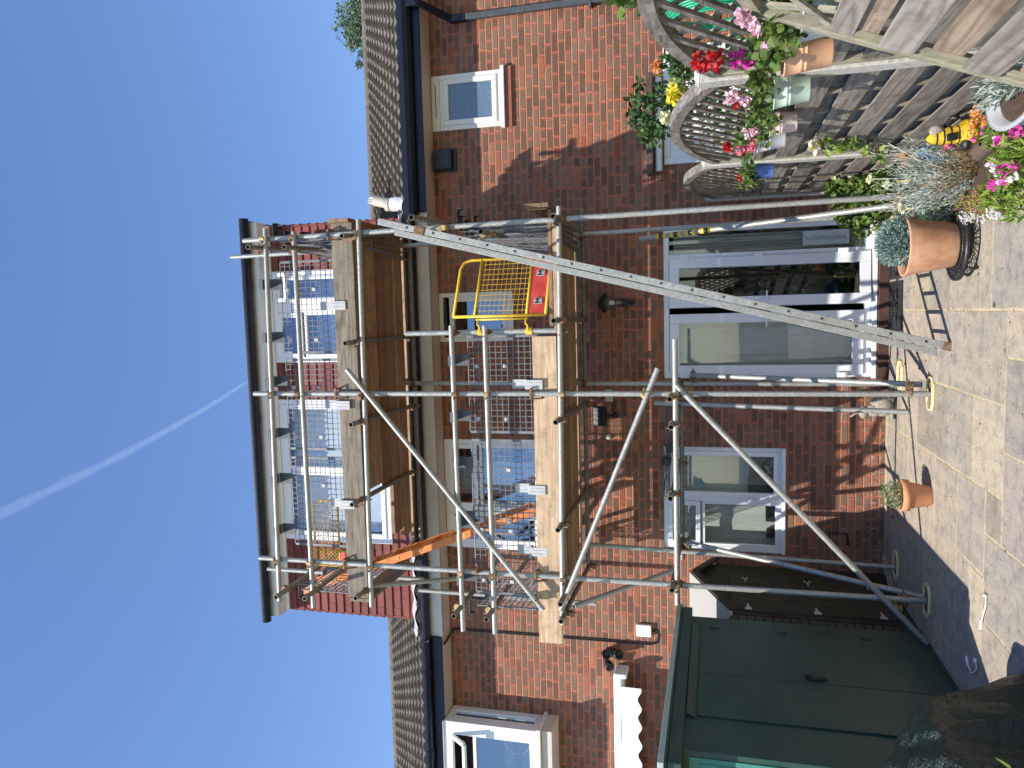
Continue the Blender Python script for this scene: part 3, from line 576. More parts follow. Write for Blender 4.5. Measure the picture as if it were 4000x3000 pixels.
# --- dormer
DX0, DX1, DZ0, DZ1, DY = -3.70, 1.15, EZ+.30, 7.06, W
wr = (P(1200, 1415, y=DY).x, P(1200, 1056, y=DY).x, 5.75, 7.03); wb = (P(1200, 2105, y=DY).x, P(1200, 1560, y=DY).x, 5.55, 7.03)
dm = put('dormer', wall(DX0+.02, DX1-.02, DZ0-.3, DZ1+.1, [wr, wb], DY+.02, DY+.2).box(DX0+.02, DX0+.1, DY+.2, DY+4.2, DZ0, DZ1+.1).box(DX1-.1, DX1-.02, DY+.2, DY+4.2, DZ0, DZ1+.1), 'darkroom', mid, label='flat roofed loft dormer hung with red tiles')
tl = MB(); ex = .112; k = int((DZ1-DZ0)/ex)
for c in range(k+1):
    za = DZ0+c*ex; zb = min(za+ex*1.25, DZ1+.02); x = DX0-(.12 if c % 2 else 0)-.02
    while x < DX1:
        a, b = max(x+.0015, DX0-.01), min(x+.2385, DX1+.01); x += .24; segs = [(a, b)]
        for hx0, hx1, hz0, hz1 in (wr, wb):
            ns = []
            for (p, q) in segs:
                if za+ex*.5 > hz0 and za < hz1 and p < hx1 and q > hx0:
                    if p < hx0-.01: ns.append((p, hx0))
                    if q > hx1+.01: ns.append((hx1, q))
                else: ns.append((p, q))
            segs = ns
        for p, q in segs:
            if q-p > .012: j = random.uniform(-.003, .003); tl.prism([(p, DY+.015, za), (p, DY-.026+j, za), (p, DY-.012+j, za+.0), (p, DY+.0+j, zb), (p, DY+.015, zb)][:2]+[(p, DY-.003+j, zb), (p, DY+.015, zb)], (q-p, 0, 0))
put('tile_cladding', tl, 'redtile', dm)
for sx in (DX0-.012, DX1+.012):      # side cheeks of the dormer, hung with the same tiles
    sd = MB(); s = -1 if sx < 0 else 1
    for c in range(k+1):
        za = DZ0+c*ex; q = DY-.02-(.12 if c % 2 else 0)
        while q < DY+3.6:
            a, b = max(q, DY-.02), q+.237; q += .24
            if (a-SOFY)*math.tan(SLP)+EZ+.15 > za+ex: continue
            sd.prism([(sx-s*.012, a, za), (sx+s*.026, a, za), (sx+s*.004, a, za+ex*1.2), (sx-s*.012, a, za+ex*1.2)], (0, b-a, 0))
    put('side_cladding', sd, 'redtile', dm)
put('fascia', MB().box(DX0-.06, DX1+.06, DY-.20, DY-.178, DZ1+.03, DZ1+.22).box(DX0-.06, DX1+.06, DY-.178, DY+.0, DZ1+.03, DZ1+.048).box(DX0-.03, DX1+.03, DY-.045, DY-.012, DZ1-.03, DZ1+.028), 'upvc', dm, bevel=.003)
put('gutter', gutter(DX0-.10, DX1+.10, DY-.27, DZ1+.165, .062, (.75, .45, -1.2, -2.9, -3.45)), 'blackpvc', dm)
put('flat_roof', MB().box(DX0-.1, DX1+.1, DY-.225, DY+4.2, DZ1+.222, DZ1+.262), 'rooftile', dm)
x0, x1, z0, z1 = wr
d1 = put('window', MB().frame(x0, x1, z0, z1, DY-.03, DY+.06, .065).box(X(1222, 1200), X(1180, 1200), DY-.028, DY+.055, z0+.065, z1-.065), 'upvc', dm, bevel=.006, label='right dormer window with white frame')
xa, xb = X(1222, 1200), X(1180, 1200)
sash(d1, xb, x1-.065, z0+.065, z1-.065, DY-.05, .05, 'upvc', 'glassup'); sash(d1, x0+.065, xa, z1-.40, z1-.065, DY-.05, .055, 'upvc', 'glassup'); sash(d1, x0+.065, xa, z0+.065, z1-.42, DY-.03, .035, 'upvc', 'glassup')
oc = MB(); A_ = Vector((xb+.03, DY-.06, z1-.05)); B_ = Vector((x1-.05, DY-.06, z1-.05)); dv_ = Vector((0, -math.sin(.5), -math.cos(.5)))
for p_, q_ in ((A_, B_), (A_, A_+dv_*.26), (B_, B_+dv_*.26), (A_+dv_*.26, B_+dv_*.26)): oc.bar(p_, q_, .045, .03, (0, -math.cos(.5), math.sin(.5)))
put('open_casement', oc, 'upvc', d1, bevel=.004)
put('curtain', drape(MB(), x0+.1, x1-.1, DY+.3, z0+.06, z1-.42, 5, .03), 'blind', d1); interior(dm, wr, .8, y0=DY+.21)
x0, x1, z0, z1 = wb
d2 = put('window', MB().frame(x0, x1, z0, z1, DY-.03, DY+.06, .065), 'upvc', dm, bevel=.006, label='wide left dormer window with pale slatted blinds')
nb = 2; xw = (x1-x0-.13)
for i in range(nb):
    a = x0+.065+xw*i/nb; b = a+xw/nb; sash(d2, a, b, z0+.065, z1-.065, DY-.045, .055, 'upvc', 'glass')
bl = MB(); i = 0; xx = x0+.1
while xx < x1-.1:
    bl.add([(xx, DY+.13, z0+.08), (xx+.085, DY+.155, z0+.08), (xx+.085, DY+.155, z1-.08), (xx, DY+.13, z1-.08)], [(0, 1, 2, 3)]); xx += .078
put('vertical_blind', bl, 'blind', d2, fix=False); interior(dm, wb, .6, y0=DY+.21)
# --- left neighbour's bay window
bx, by, bz0, bz1 = -4.79, 8.07, 3.68, 4.83
bay = put('bay_window', MB().box(-7.0, bx, by, by+.05, bz0, bz0+.10).box(-7.0, bx, by, by+.05, bz1-.10, bz1).box(bx-.16, bx, by, by+.05, bz0+.10, bz1-.10).box(-5.78, -5.70, by, by+.05, bz0+.1, bz1-.1)
          .box(bx-.05, bx, by+.051, W, bz0, bz0+.08).box(bx-.05, bx, by+.051, W, bz1-.08, bz1).box(bx-.05, bx, by+.051, by+.15, bz0+.08, bz1-.08).box(bx-.05, bx, W-.10, W, bz0+.08, bz1-.08), 'upvc', lft, bevel=.005, label='projecting white bay window with one casement open')
put('sill', MB().box(-7.0, bx+.05, by-.06, W-.002, bz0-.045, bz0-.003), 'upvcold', bay, bevel=.006)
put('base_panel', MB().box(-7.0, bx+.02, by-.01, W-.002, bz0-.17, bz0-.047), 'cream', bay, bevel=.004)
put('top_panel', MB().box(-7.0, bx+.0, by-.02, W-.3, bz1+.0, bz1+.008), 'cream', bay)
pane(bay, -5.70, bx-.16, bz0+.1, bz1-.40, by+.02, 'glassup'); pane(bay, -7, -5.78, bz0+.1, bz1-.1, by+.02, 'glassup')
put('pane', MB().box(bx-.03, bx-.024, by+.14, W-.1, bz0+.08, bz1-.08), 'glassup', bay)
put('transom', MB().box(-5.70, bx-.16, by+.0, by+.05, bz1-.40, bz1-.36), 'upvc', bay, bevel=.004)
put('interior', MB().box(-6.95, bx-.06, W-.06, W-.01, bz0, bz1-.01), 'darkroom', bay)
# open top-hung casement
a0 = Vector((-5.70, by-.012, bz1-.10)); oa = math.radians(38)
cs = MB(); dirv = Vector((0, -math.sin(oa), -math.cos(oa))); xa, xb = -5.70, bx-.17
for p, q in ((0, .26),):
    A = Vector((xa, by-.012, bz1-.105)); B = Vector((xb, by-.012, bz1-.105))
    nv = Vector((0, -math.cos(oa), math.sin(oa)))
    cs.bar(A, A+dirv*q, .05, .035, nv); cs.bar(B, B+dirv*q, .05, .035, nv); cs.bar(A, B, .05, .035, nv); cs.bar(A+dirv*q, B+dirv*q, .05, .035, nv)
put('open_casement', cs, 'upvc', bay, bevel=.004)
lh = MB(); hp = P(2000, 2930, y=by+.03)
lh.path([(hp.x+.15*math.cos(a), by+.2, hp.z-.02+.15*math.sin(a)) for a in np.linspace(0, 2*math.pi, 40)], .006, 6)
put('hoop_ornament', lh, 'brass', bay)
# brickwork under the bay
cc = MB()
for r in range(8):
    for i in range(6): cc.box(-4.86-.075*i-.065, -4.86-.075*i, W-.012, W-.001, bz0-.18-.225*(r//4)-.215, bz0-.18-.225*(r//4))
    break
# ================================================================== downpipe, vents, lamps on walls
dp = empty('downpipe', 'square grey downpipe dropping from the neighbour\'s black gutter', 'downpipe', (3.33, W-.06, 2))
a = P(1600+30, 50, y=SOFY-.07); put('pipe', MB().box(3.30, 3.365, W-.085, W-.02, .0, 4.46), 'greypvc', dp, bevel=.006)
put('offset_bend', MB().bar((3.42, SOFY-.08, EZ+.12), (3.42, SOFY-.08, EZ-.02), .075, .07, (0, 1, 0)).bar((3.42, SOFY-.08, EZ-.02), (3.335, W-.055, 4.55), .07, .07, (0, 1, 0), .02).bar((3.333, W-.053, 4.57), (3.333, W-.053, 4.38), .078, .078, (0, 1, 0)), 'blackpvc', dp, bevel=.006)
put('bracket', MB().box(3.265, 3.40, W-.09, W-.001, 2.96, 2.99), 'greypvc', dp, bevel=.003)
v = P(1735, 625, y=W-.05)
solo('wall_vent', MB().box(v.x-.11, v.x+.11, W-.10, W-.001, v.z-.10, v.z+.11).box(v.x-.13, v.x+.13, W-.03, W-.0005, v.z-.14, v.z+.13).box(v.x-.09, v.x+.09, W-.106, W-.1, v.z-.08, v.z+.08), 'black', 'black square extractor vent under the eaves of the neighbour\'s house', 'vent', loc=(v.x, W, v.z), bevel=.006)
fp = P(1590, 795, y=8.42); fq = P(1462, 783, y=8.42)
fl = empty('boiler_flue', 'beige boiler flue pipe rising through the roof beside the dormer', 'flue', tuple(fp))
put('flashing_collar', MB().lathe(fp, [(.17, -.04), (.13, .0), (.085, .02), (.08, .20), (.07, .2)], 24), 'lead', fl)
put('pipe', MB().tube(fp+Vector((0, 0, .18)), fq, .062, 20).tube(fp+Vector((0, 0, .22)), fp+Vector((0, 0, .27)), .074, 20), 'cream', fl)
cg = MB()
for i in range(12): a = 2*math.pi*i/12; cg.tube(fq+Vector((.045*math.cos(a), .045*math.sin(a), 0)), fq+Vector((.03*math.cos(a), .03*math.sin(a), .07)), .004, 5)
cg.lathe(fq+Vector((0, 0, .07)), [(0, .004), (.036, 0), (0, -.004)], 14); put('cage', cg, 'white', fl)
# roof edge felt upstand beside the flue
# lantern
lp = P(2400, 1183, y=W-.12)
la = empty('wall_lantern', 'black carriage lantern with a tapering glass on the brick wall above the patio door', 'lantern', (lp.x, W, lp.z))
put('bracket', MB().box(lp.x-.04, lp.x+.04, W-.02, W-.001, lp.z-.22, lp.z-.08).path([(lp.x, W-.02, lp.z-.15), (lp.x, W-.09, lp.z-.19), (lp.x, W-.13, lp.z-.15), (lp.x, W-.13, lp.z-.1)], .012), 'castiron', la)
put('glass', MB().lathe((lp.x, W-.13, lp.z), [(.035, -.08), (.075, .10)], 6, False), 'glass', la)
put('bulb', MB().ball((lp.x, W-.13, lp.z+.03), .035), 'white', la)
cgm = MB().lathe((lp.x, W-.13, lp.z), [(.0, -.13), (.03, -.12), (.045, -.08), (.03, -.075)], 6, False).lathe((lp.x, W-.13, lp.z), [(.11, .10), (.10, .125), (.04, .17), (0, .19)], 24)
for i in range(6): a = 2*math.pi*i/6; cgm.tube((lp.x+.036*math.cos(a), W-.13+.036*math.sin(a), lp.z-.08), (lp.x+.078*math.cos(a), W-.13+.078*math.sin(a), lp.z+.10), .005, 5)
put('cage', cgm, 'castiron', la)
# floodlight
fp_ = P(2365, 1625, y=W-.12)
fo = empty('floodlight', 'black floodlight with a motion sensor on the shaded wall left of the lantern', 'floodlight', (fp_.x, W, fp_.z))
put('lamp_head', MB().bar((fp_.x-.11, W-.14, fp_.z+.06), (fp_.x+.11, W-.14, fp_.z+.06), .05, .16, (0, .45, 1)), 'black', fo, bevel=.01)
put('arm', MB().path([(fp_.x, W-.12, fp_.z+.03), (fp_.x, W-.09, fp_.z-.06), (fp_.x, W-.005, fp_.z-.08)], .014), 'black', fo)
put('sensor', MB().ball((fp_.x, W-.09, fp_.z-.11), .038).tube((fp_.x, W-.12, fp_.z-.12), (fp_.x, W-.135, fp_.z-.125), .02), 'black', fo)
put('cable', MB().path([(fp_.x+.05, W-.06, fp_.z-.05), (fp_.x+.16, W-.02, fp_.z-.12), (fp_.x+.2, W-.012, fp_.z-.02), (fp_.x+.2, W-.01, fp_.z+.04)], .006), 'black', fo)
q = P(2380, 1545, y=W-.02); solo('junction_box', MB().box(q.x-.07, q.x+.07, W-.045, W-.001, q.z-.045, q.z+.045), 'grey', 'rounded grey junction box beside the black floodlight', 'junction box', loc=(q.x, W, q.z), bevel=.012)
q = P(2377, 1707, y=W-.02); solo('round_sensor', MB().lathe((q.x, W-.001, q.z), [(0, 0), (.032, 0), (.032, .02), (.026, .028), (0, .03)], 20, axis=(0, -1, 0)), 'grey', 'small round grey disc sensor left of the floodlight', 'sensor', loc=(q.x, W, q.z))
q = P(2438, 1592, y=W)
ab = MB().box(q.x-.107, q.x+.107, W-.006, W-.001, q.z-.032, q.z+.032); abo = solo('air_brick', ab, 'soldier', 'brown slotted air brick in the shaded wall under the floodlight', 'air brick', loc=(q.x, W, q.z))
put('slots', (lambda m: [m.box(q.x-.095, q.x+.095, W-.0085, W-.0065, q.z-.024+i*.014, q.z-.018+i*.014) for i in range(4)] and m)(MB()), 'bore', abo)
pts = [P(2450, 1235, y=W-.008), P(2420, 1234, y=W-.008), P(2402, 1245, y=W-.008), P(2398, 1262, y=W-.008), P(2399, 1400, y=W-.008), P(2403, 1530, y=W-.008)]
solo('alarm_cable', MB().path(pts, .0035, 6), flat('yellow_cable', (.45, .28, .10)), 'thin yellowish cable clipped across the bricks from the lantern to the junction box', 'cable')
cb = MB()
for o in (0, .02):
    cb.path([P(1735, 2520, y=8.15)+Vector((o, 0, 0)), P(1752, 2495, y=8.3)+Vector((o, 0, 0)), P(1768, 2464, y=W-.012)+Vector((o, 0, 0)), P(1780, 2459, y=W-.012)+Vector((o, 0, 0)), P(2100, 2484+0, y=W-.012)+Vector((o, 0, 0)), P(2540, 2519, y=W-.012)+Vector((o, 0, 0)), P(2566, 2514, y=W-.012)+Vector((o, 0, 0)), P(2572, 2490, y=W-.012)+Vector((o, 0, 0)), P(2566, 2468, y=W-.012)+Vector((o, 0, 0)), P(2530, 2462, y=W-.012)+Vector((o, 0, 0))], .007, 6)
solo('aerial_cable', cb, 'black', 'pair of black cables running down the brick wall from the eaves to the white box', 'cable')
q = P(2515, 2463, y=W-.03); solo('telephone_box', MB().box(q.x-.07, q.x+.07, W-.05, W-.001, q.z-.085, q.z+.085), 'white', 'white socket box at the end of the black cables', 'box', loc=(q.x, W, q.z), bevel=.01)
# twin spotlights
q = P(2385, 2560, y=W-.1)
tw = empty('twin_spotlight', 'black security light with two round lamps at the end of the white awning', 'spotlight', (q.x, W, q.z))
put('base', MB().box(q.x-.03, q.x+.05, W-.08, W-.001, q.z-.05, q.z+.06), 'black', tw, bevel=.008)
for dx, dz, dd in ((.02, -.07, (.35, -.8, -.5)), (-.10, .03, (-.3, -.9, -.5)), (.02, .06, (.2, -.9, -.35))):
    put('lamp_head', MB().lathe((q.x+dx, W-.10, q.z+dz), [(0, -.05), (.03, -.045), (.045, 0), (.055, .07), (.048, .072), (.04, .03), (0, .028)], 18, axis=dd), 'black', tw)
# awning of the left neighbour
ax0, az = P(2430, 2632, y=8.2).x, 2.72
aw = empty('awning', 'white retracted awning with a scalloped valance on the neighbour\'s brick wall', 'awning', (ax0-.8, W, az))
put('cassette', MB().box(-7.5, ax0-.06, W-.18, W-.03, az-.02, az+.10).tube((-7.5, W-.20, az+.03), (ax0-.06, W-.20, az+.03), .05, 16), 'white', aw, bevel=.01)
put('end_cap', MB().box(ax0-.058, ax0, W-.26, W-.002, az-.06, az+.09), 'white', aw, bevel=.02)
vl = MB(); n = 260; vs = []
for i in range(n+1):
    x = -7.5+(ax0-.15+7.5)*i/n; s = math.sin(x*2*math.pi/.22); yy = W-.245+.006*math.sin(x*9)
    vs += [(x, yy, az+.02), (x, yy+.004*s, az-.20+.022*s)]
vl.add(vs, [(2*i, 2*i+2, 2*i+3, 2*i+1) for i in range(n)], True); put('valance', vl, 'awning', aw, fix=False)
# nails and odd marks
# ================================================================== SCAFFOLD
R_ = .0242; YO, YI = 6.70, 7.93
sc = empty('scaffold', 'galvanised tube scaffold with two boarded lifts against the brick house', 'scaffold', (-.8, 7.3, 0))
def tubep(name, p0, p1, mat='galv', bore=True, r=R_):
    return put(name, MB().tube(p0, p1, r, 18, bore=bore), mat, sc, fix=False)
def coupler(p, d1, d2, mat='rust', off=None):
    """two clamp bands round crossing tubes plus a bolt"""
    p = Vector(p); d1 = Vector(d1).normalized(); d2 = Vector(d2).normalized(); n = d1.cross(d2)
    n = n.normalized() if n.length > 1e-3 else d1.orthogonal().normalized()
    mb = MB(); q1 = p-n*R_; q2 = p+n*R_
    mb.tube(q1-d1*.024, q1+d1*.024, R_+.0075, 14); mb.tube(q2-d2*.024, q2+d2*.024, R_+.0075, 14)
    for q, d in ((q1, d1), (q2, d2)):
        s = n.cross(d).normalized(); s = s if s.z <= 0 or abs(s.z) < .3 else -s
        e = q+s*(R_+.014); mb.bar(e-n*.012, e+n*.02, .034, .02, d); b = e+n*.0
        mb.tube(b-n*.02, b+n*.055*(1 if q is q2 else -1), .0062, 8); mb.tube(b+n*.02*(1 if q is q2 else -1), b+n*.034*(1 if q is q2 else -1), .012, 6)
    return put('coupler', mb, mat, sc, fix=False)
sx = {'l': -2.44, 'm': -.722, 'r': .815}
EX, EYv, EZv = Vector((1, 0, 0)), Vector((0, 1, 0)), Vector((0, 0, 1))
tubep('standard', (-2.44, YO, .02), (-2.44, YO, 6.27)); tubep('standard', (-.722, YO, .02), (-.725, YO, 6.22)); tubep('standard', (.86, YO, 0), (.81, YO, 6.24))
tubep('standard', (.85, YI-.05, 0), (.77, YI-.05, 7.22)); tubep('standard', (-.76, YI, .0), (-.735, YI, 5.22)); tubep('standard', (-2.53, YI-.12, .02), (-2.50, YI, 3.05))
tubep('standard', P(3549, 1609, z=.0), P(2557, 1574, y=YI+.02))
tubep('standard', (-3.16, YI, 2.95), (-3.15, YI, 5.02)); tubep('standard', (-3.02, YI, 4.95), (-3.02, YI, 7.0))
tubep('standard', (-.15, YO+.05, 2.98), (-.15, YO+.05, 4.56))
# ledgers (front, then wall side)
LF = YO-.05
for n_, a, b, yy in (('guard_rail', P(1036, 893, y=LF), P(1093, 2346, y=LF), 0), ('guard_rail', P(1147, 905, y=LF), P(1225, 2373, y=LF), 0), ('ledger', P(1400, 857, y=LF), P(1452, 2368, y=LF), 0),
                     ('guard_rail', P(1762, 1272, y=LF), P(1810, 2464, y=LF), 0), ('guard_rail', P(1893, 1272, y=LF), P(1934, 2474, y=LF), 0), ('ledger', P(2183, 806, y=LF), P(2198, 2437, y=LF), 0),
                     ('ledger', P(2636, 1324, y=LF), P(2646, 2362, y=LF), 0)):
    tubep(n_, a, b)
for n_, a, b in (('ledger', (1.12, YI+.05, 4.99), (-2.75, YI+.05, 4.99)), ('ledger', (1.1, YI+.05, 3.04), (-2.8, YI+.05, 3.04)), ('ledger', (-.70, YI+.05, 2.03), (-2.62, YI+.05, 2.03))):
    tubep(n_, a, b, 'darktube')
# transoms: open ends towards the garden
TR = [(1334, 922, 5.045), (1348, 1341, 5.045), (1370, 1659, 5.045), (1374, 1972, 5.045), (1388, 2337, 5.045), (2159, 844.5, 3.09), (2162, 1253, 3.09), (2170, 1650, 3.09), (2179, 2071, 3.09), (2191, 2428, 3.09),
      (2616, 1560, 2.075), (2621, 1669, 2.075), (2619, 1948, 2.075), (2625, 2306, 2.075)]
for ix, iy, zz in TR:
    a = P(ix, iy, y=6.46); b = Vector((a.x+random.uniform(-.02, .02), 8.12, a.z-.01))
    if (ix, iy) == (1334, 922): b.x = .95
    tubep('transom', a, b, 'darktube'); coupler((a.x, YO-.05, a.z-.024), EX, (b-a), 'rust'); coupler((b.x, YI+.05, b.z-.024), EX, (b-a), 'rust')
for ix, iy, yb in ((1077, 2333.5, 8.0), (1189, 2339, 8.0), (1772, 2408, 8.0), (1899, 2421, 8.0), (967, 965, 8.0), (1109, 965, 8.0), (1877, 904, 8.0), (1606, 849, 8.15), (2188, 2360.6, 8.0)):
    y0 = 6.42 if ix != 1606 else 5.85
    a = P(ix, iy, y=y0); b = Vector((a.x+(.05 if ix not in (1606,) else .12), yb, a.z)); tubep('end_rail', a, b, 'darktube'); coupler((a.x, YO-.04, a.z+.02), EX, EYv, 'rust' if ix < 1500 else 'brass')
# facade braces
BY = YO-.085
for a, b in ((P(1355, 1443, y=BY), P(2123, 2383, y=BY)), (P(2569, 1439, y=BY), P(2190, 2383, y=BY)), (P(2639, 1502, y=BY), P(3622, 2513, y=BY-.02))): tubep('brace', a, b)
# ledger braces running back to the wall side
for a, b in ((P(3519, 799, y=YO+.05), P(2500, 934, y=YI-.1)), (P(3600, 1502, y=YO+.06), P(2704, 1465, y=YI-.1)), (P(3626, 2337, y=YO+.06), P(2684, 2118, y=YI-.1)),
             (P(1368, 2297, y=YO+.1), P(1919, 2248, y=YI)), (P(2241, 2370, y=YO-.06), P(2640, 2225, y=YI))): tubep('brace', a, b)
# couplers at the crossings
for xs_, zs_ in ((sx['l'], (6.04, 5.66, 5.0, 4.05, 3.735, 3.05, 2.03)), (sx['m'], (5.995, 5.69, 4.98, 4.045, 3.74, 3.03, 2.02)), (sx['r'], (5.99, 5.67, 4.975, 3.03))):
    for zz in zs_: coupler((xs_, YO-.025, zz), EX, EZv, 'rust' if random.random() < .6 else 'brass')
for zz in (4.055, 3.745, 3.04): coupler((-.15, YO-.0, zz), EX, EZv, 'rust')
for p in ((-2.5, YI+.03, 2.03), (-.75, YI+.03, 2.03), (-.745, YI+.03, 3.04), (-.74, YI+.03, 4.99), (.80, YI, 3.04), (.78, YI, 4.99)): coupler(p, EX, EZv)
for ix, iy in ((1412, 1550), (1862, 2240-12), (2090, 2350)): coupler(P(ix, iy, y=YO-.05), (-.6, 0, -1), EZv)
for ix, iy in ((2515, 1541), (2682, 1541), (3500, 2381)): coupler(P(ix, iy, y=YO-.05), (-.7, 0, -.7), EZv, 'brass')
coupler(P(3553, 1520, y=YO), EZv, (0, .5, 1)); coupler(P(3533, 2345, y=YO+.02), EZv, (0, .5, 1)); coupler(P(3508, 783, y=YO), EZv, (0, .5, 1)); coupler(P(2707, 1470, y=YI-.05), EZv, (0, .5, 1)); coupler(P(2690, 2120, y=YI-.05), EZv, (0, .5, 1))
# board clips: straps holding the toe boards to the standards
for xs_, zs_ in ((sx['l'], (3.32, 5.29)), (sx['m'], (3.32, 5.29)), (sx['r'], (5.29,))):
    for zz in zs_: put('toe_board_clip', MB().bar((xs_-.05, YO-.035, zz), (xs_+.05, YO-.035, zz), .012, .02).bar((xs_+.05, YO-.035, zz), (xs_+.05, YO+.05, zz-.03), .012, .02).bar((xs_-.045, YO-.035, zz), (xs_-.045, YO+.03, zz-.1), .012, .02), 'rust', sc)
# black and yellow tape on the sloping tube by the patio door
A, B = P(3519, 799, y=YO+.05), P(2500, 934, y=YI-.1)
tp = MB(); tq = MB()
for i in range(8):
    f = 1-(.09+i*.033); p = A+(B-A)*f; dd = (B-A).normalized(); q = dd.orthogonal()*.012
    tp.tube(p-dd*.012, p+dd*.026, R_+.002, 16); tq.tube(p+dd*.027, p+dd*.045, R_+.002, 16) if i % 2 else tq.tube(p-dd*.03, p-dd*.014, R_+.002, 16)
put('warning_tape', tp, 'yellow', sc); put('warning_tape', tq, 'black', sc)
# toe boards
def board(mb, x0, x1, y0, y1, z0, z1, n=1): return mb.box(x0, x1, y0, y1, z0, z1)
put('toe_board', MB().box(-2.80, .93, YO+.03, YO+.068, 5.065, 5.288), 'oldwood', sc, bevel=.004, label='weathered grey upper toe board')
put('toe_board', MB().box(-3.10, -.20, YO+.03, YO+.068, 3.085, 3.31), 'newwood', sc, bevel=.004, label='pale new lower toe board')
put('toe_board', MB().box(.93, .968, YO-.02, YI+.1, 5.075, 5.29), 'deckwood', sc, bevel=.004)
put('toe_board', MB().box(.95, .988, YO-.02, YI+.05, 3.12, 3.34), 'deckwood', sc, bevel=.004)
put('toe_board', MB().box(-2.86, -2.822, YO+.07, YI, 5.075, 5.29), 'oldwood', sc, bevel=.004)
# deck boards: each one lies loose on the transoms
names = ['outermost', 'second', 'third', 'fourth', 'fifth', 'innermost']
def deck(zt, xl, xr, which, ends):
    ys = [YO+.075+i*.231 for i in range(5)]+[YO+.075+5*.229+.045]
    for i, y0 in enumerate(ys):
        wd = .213 if i < 5 else .10; dz = (0, .004, -.003, .005, .001, 0)[i]
        if i == 5: y0 = YO+.075+4*.229+.222+.06  # narrow innermost board added behind a gap so sun lights its front
        a, b = ends[i]
        o = solo('scaffold_board', MB().box(a, b, y0, y0+wd, zt+dz, zt+dz+.038), 'deckwood' if i < 5 else 'newwood', f'{names[i]} wooden scaffold board of the {which} deck, counted from the garden side', 'scaffold board', 'scaffold boards on the two lifts', loc=((a+b)/2, y0+.11, zt), bevel=.003)
deck(5.072, 0, 0, 'upper', [(-1.72, .925), (-1.72, .925), (-1.78, .925), (-2.35, .92), (-2.45, .93), (-2.6, .92)])
deck(3.115, 0, 0, 'lower', [(-2.72, .94), (-2.75, .94), (-2.74, .935), (-2.72, .945), (-2.75, .94), (-2.7, .93)])
solo('scaffold_board', MB().box(-.16, .9, YO+.03, YO+.068, 3.05, 3.10), 'newwood', 'short pale board edge under the yellow gate', 'scaffold board', 'scaffold boards on the two lifts', loc=(.4, YO, 3.05), bevel=.003)

# brick guards (mesh panels hung on the rails)
def make_guard(w_=.93, h=.83):
    t = empty('brick_guard', 'x', 'mesh guard', (0, 0, 0), 'grey mesh brick guards hung from the scaffold rails')
    g_ = MB(); nxg, nzg = 17, 15
    for i in range(1, nxg): x = w_*i/nxg; g_.box(x-.0028, x+.0028, -.003, .003, -h, 0)
    for j in range(1, nzg): z = -h*j/nzg; g_.box(.01, w_-.01, -.0045, .0005, z-.0028, z+.0028)
    put('mesh', g_, 'guard', t)
    fr = MB().box(0, .026, -.006, .006, -h, -.012).box(w_-.026, w_, -.006, .006, -h, -.012).box(.012, w_-.012, -.005, .005, -.01, .0).box(0, w_, -.005, .005, -h-.01, -h)
    put('edge_band', fr, 'guard', t, bevel=.003)
    for x in (.17, .70):
        put('hook_plate', MB().box(x-.055, x+.055, -.012, -.006, -.02, .135).box(x-.05, x+.05, -.165, -.012, .135, .141).box(x-.05, x+.05, -.165, -.159, .10, .135), 'guarddark', t, bevel=.003)
    for x in (.12, .62):
        for z in (-.10, -.38): put('catch', MB().box(x, x+.035, -.02, -.005, z-.012, z+.03), 'clipgrey', t, bevel=.004)
    x = .47; tz_ = -.605; put('spring_clip', MB().box(x-.043, x+.043, -.022, -.012, tz_+.02, tz_+.17).box(x-.043, x+.043, -.092, -.080, tz_-.135, tz_+.03).box(x-.043, x+.043, -.085, -.018, tz_+.01, tz_+.03).box(x-.02, x-.014, -.026, -.021, tz_+.03, tz_+.16).box(x+.014, x+.02, -.026, -.021, tz_+.03, tz_+.16).box(x-.02, x-.014, -.096, -.091, tz_-.12, tz_+.01).box(x+.014, x+.02, -.096, -.091, tz_-.12, tz_+.01), 'clipgrey', t, bevel=.004)
    return t
G0 = make_guard(); first = True
def guard(p, rot, label, tilt=0.0, clip=True):
    global first
    o = G0 if first else copy_tree(G0); first = False
    o.location = p; o.rotation_euler = (tilt, 0, rot); o['label'] = label
    if not clip:
        for ch in list(o.children):
            if ch.name.startswith('spring_clip'): D.objects.remove(ch, do_unlink=True)
    return o
yg = YO+.092
def gx(iy, ix): return P(ix, iy, y=yg).x
guard((gx(1382, 1180), yg, 5.905), 0, 'upper mesh guard at the right, in front of the right dormer window', .02)
guard((gx(1757, 1180), yg, 5.90), 0, 'upper mesh guard in the middle, against the tiles and blinds')
guard((gx(2129, 1180), yg, 5.90), 0, 'upper mesh guard at the left, in front of the blinds and a folded yellow gate')
guard((gx(1692, 1900), yg, 3.955), 0, 'lower mesh guard at the right, against bare brick')
guard((gx(2088, 1900), yg+.014, 3.955), 0, 'lower mesh guard in front of the right part of the wide first floor window', 0)
guard((gx(2322, 1900), yg+.028, 3.955), 0, 'lower mesh guard at the left, overlapping the middle one by the orange ladder', 0)
guard((-2.86, YI-.1, 5.93), -math.pi/2+.03, 'upper mesh guard turned across the left end of the scaffold', 0, False)
guard((-2.90, YI-.1, 3.98), -math.pi/2+.05, 'lower mesh guard turned across the left end of the scaffold', 0, False)
guard((.86, YO+.12, 3.93), math.pi/2, 'lower mesh guard turned across the right end behind the steel ladder', 0, False)
guard((.84, YO+.08, 5.9), math.pi/2+.06, 'upper mesh guard turned across the right end beside the dormer tiles', 0, False)
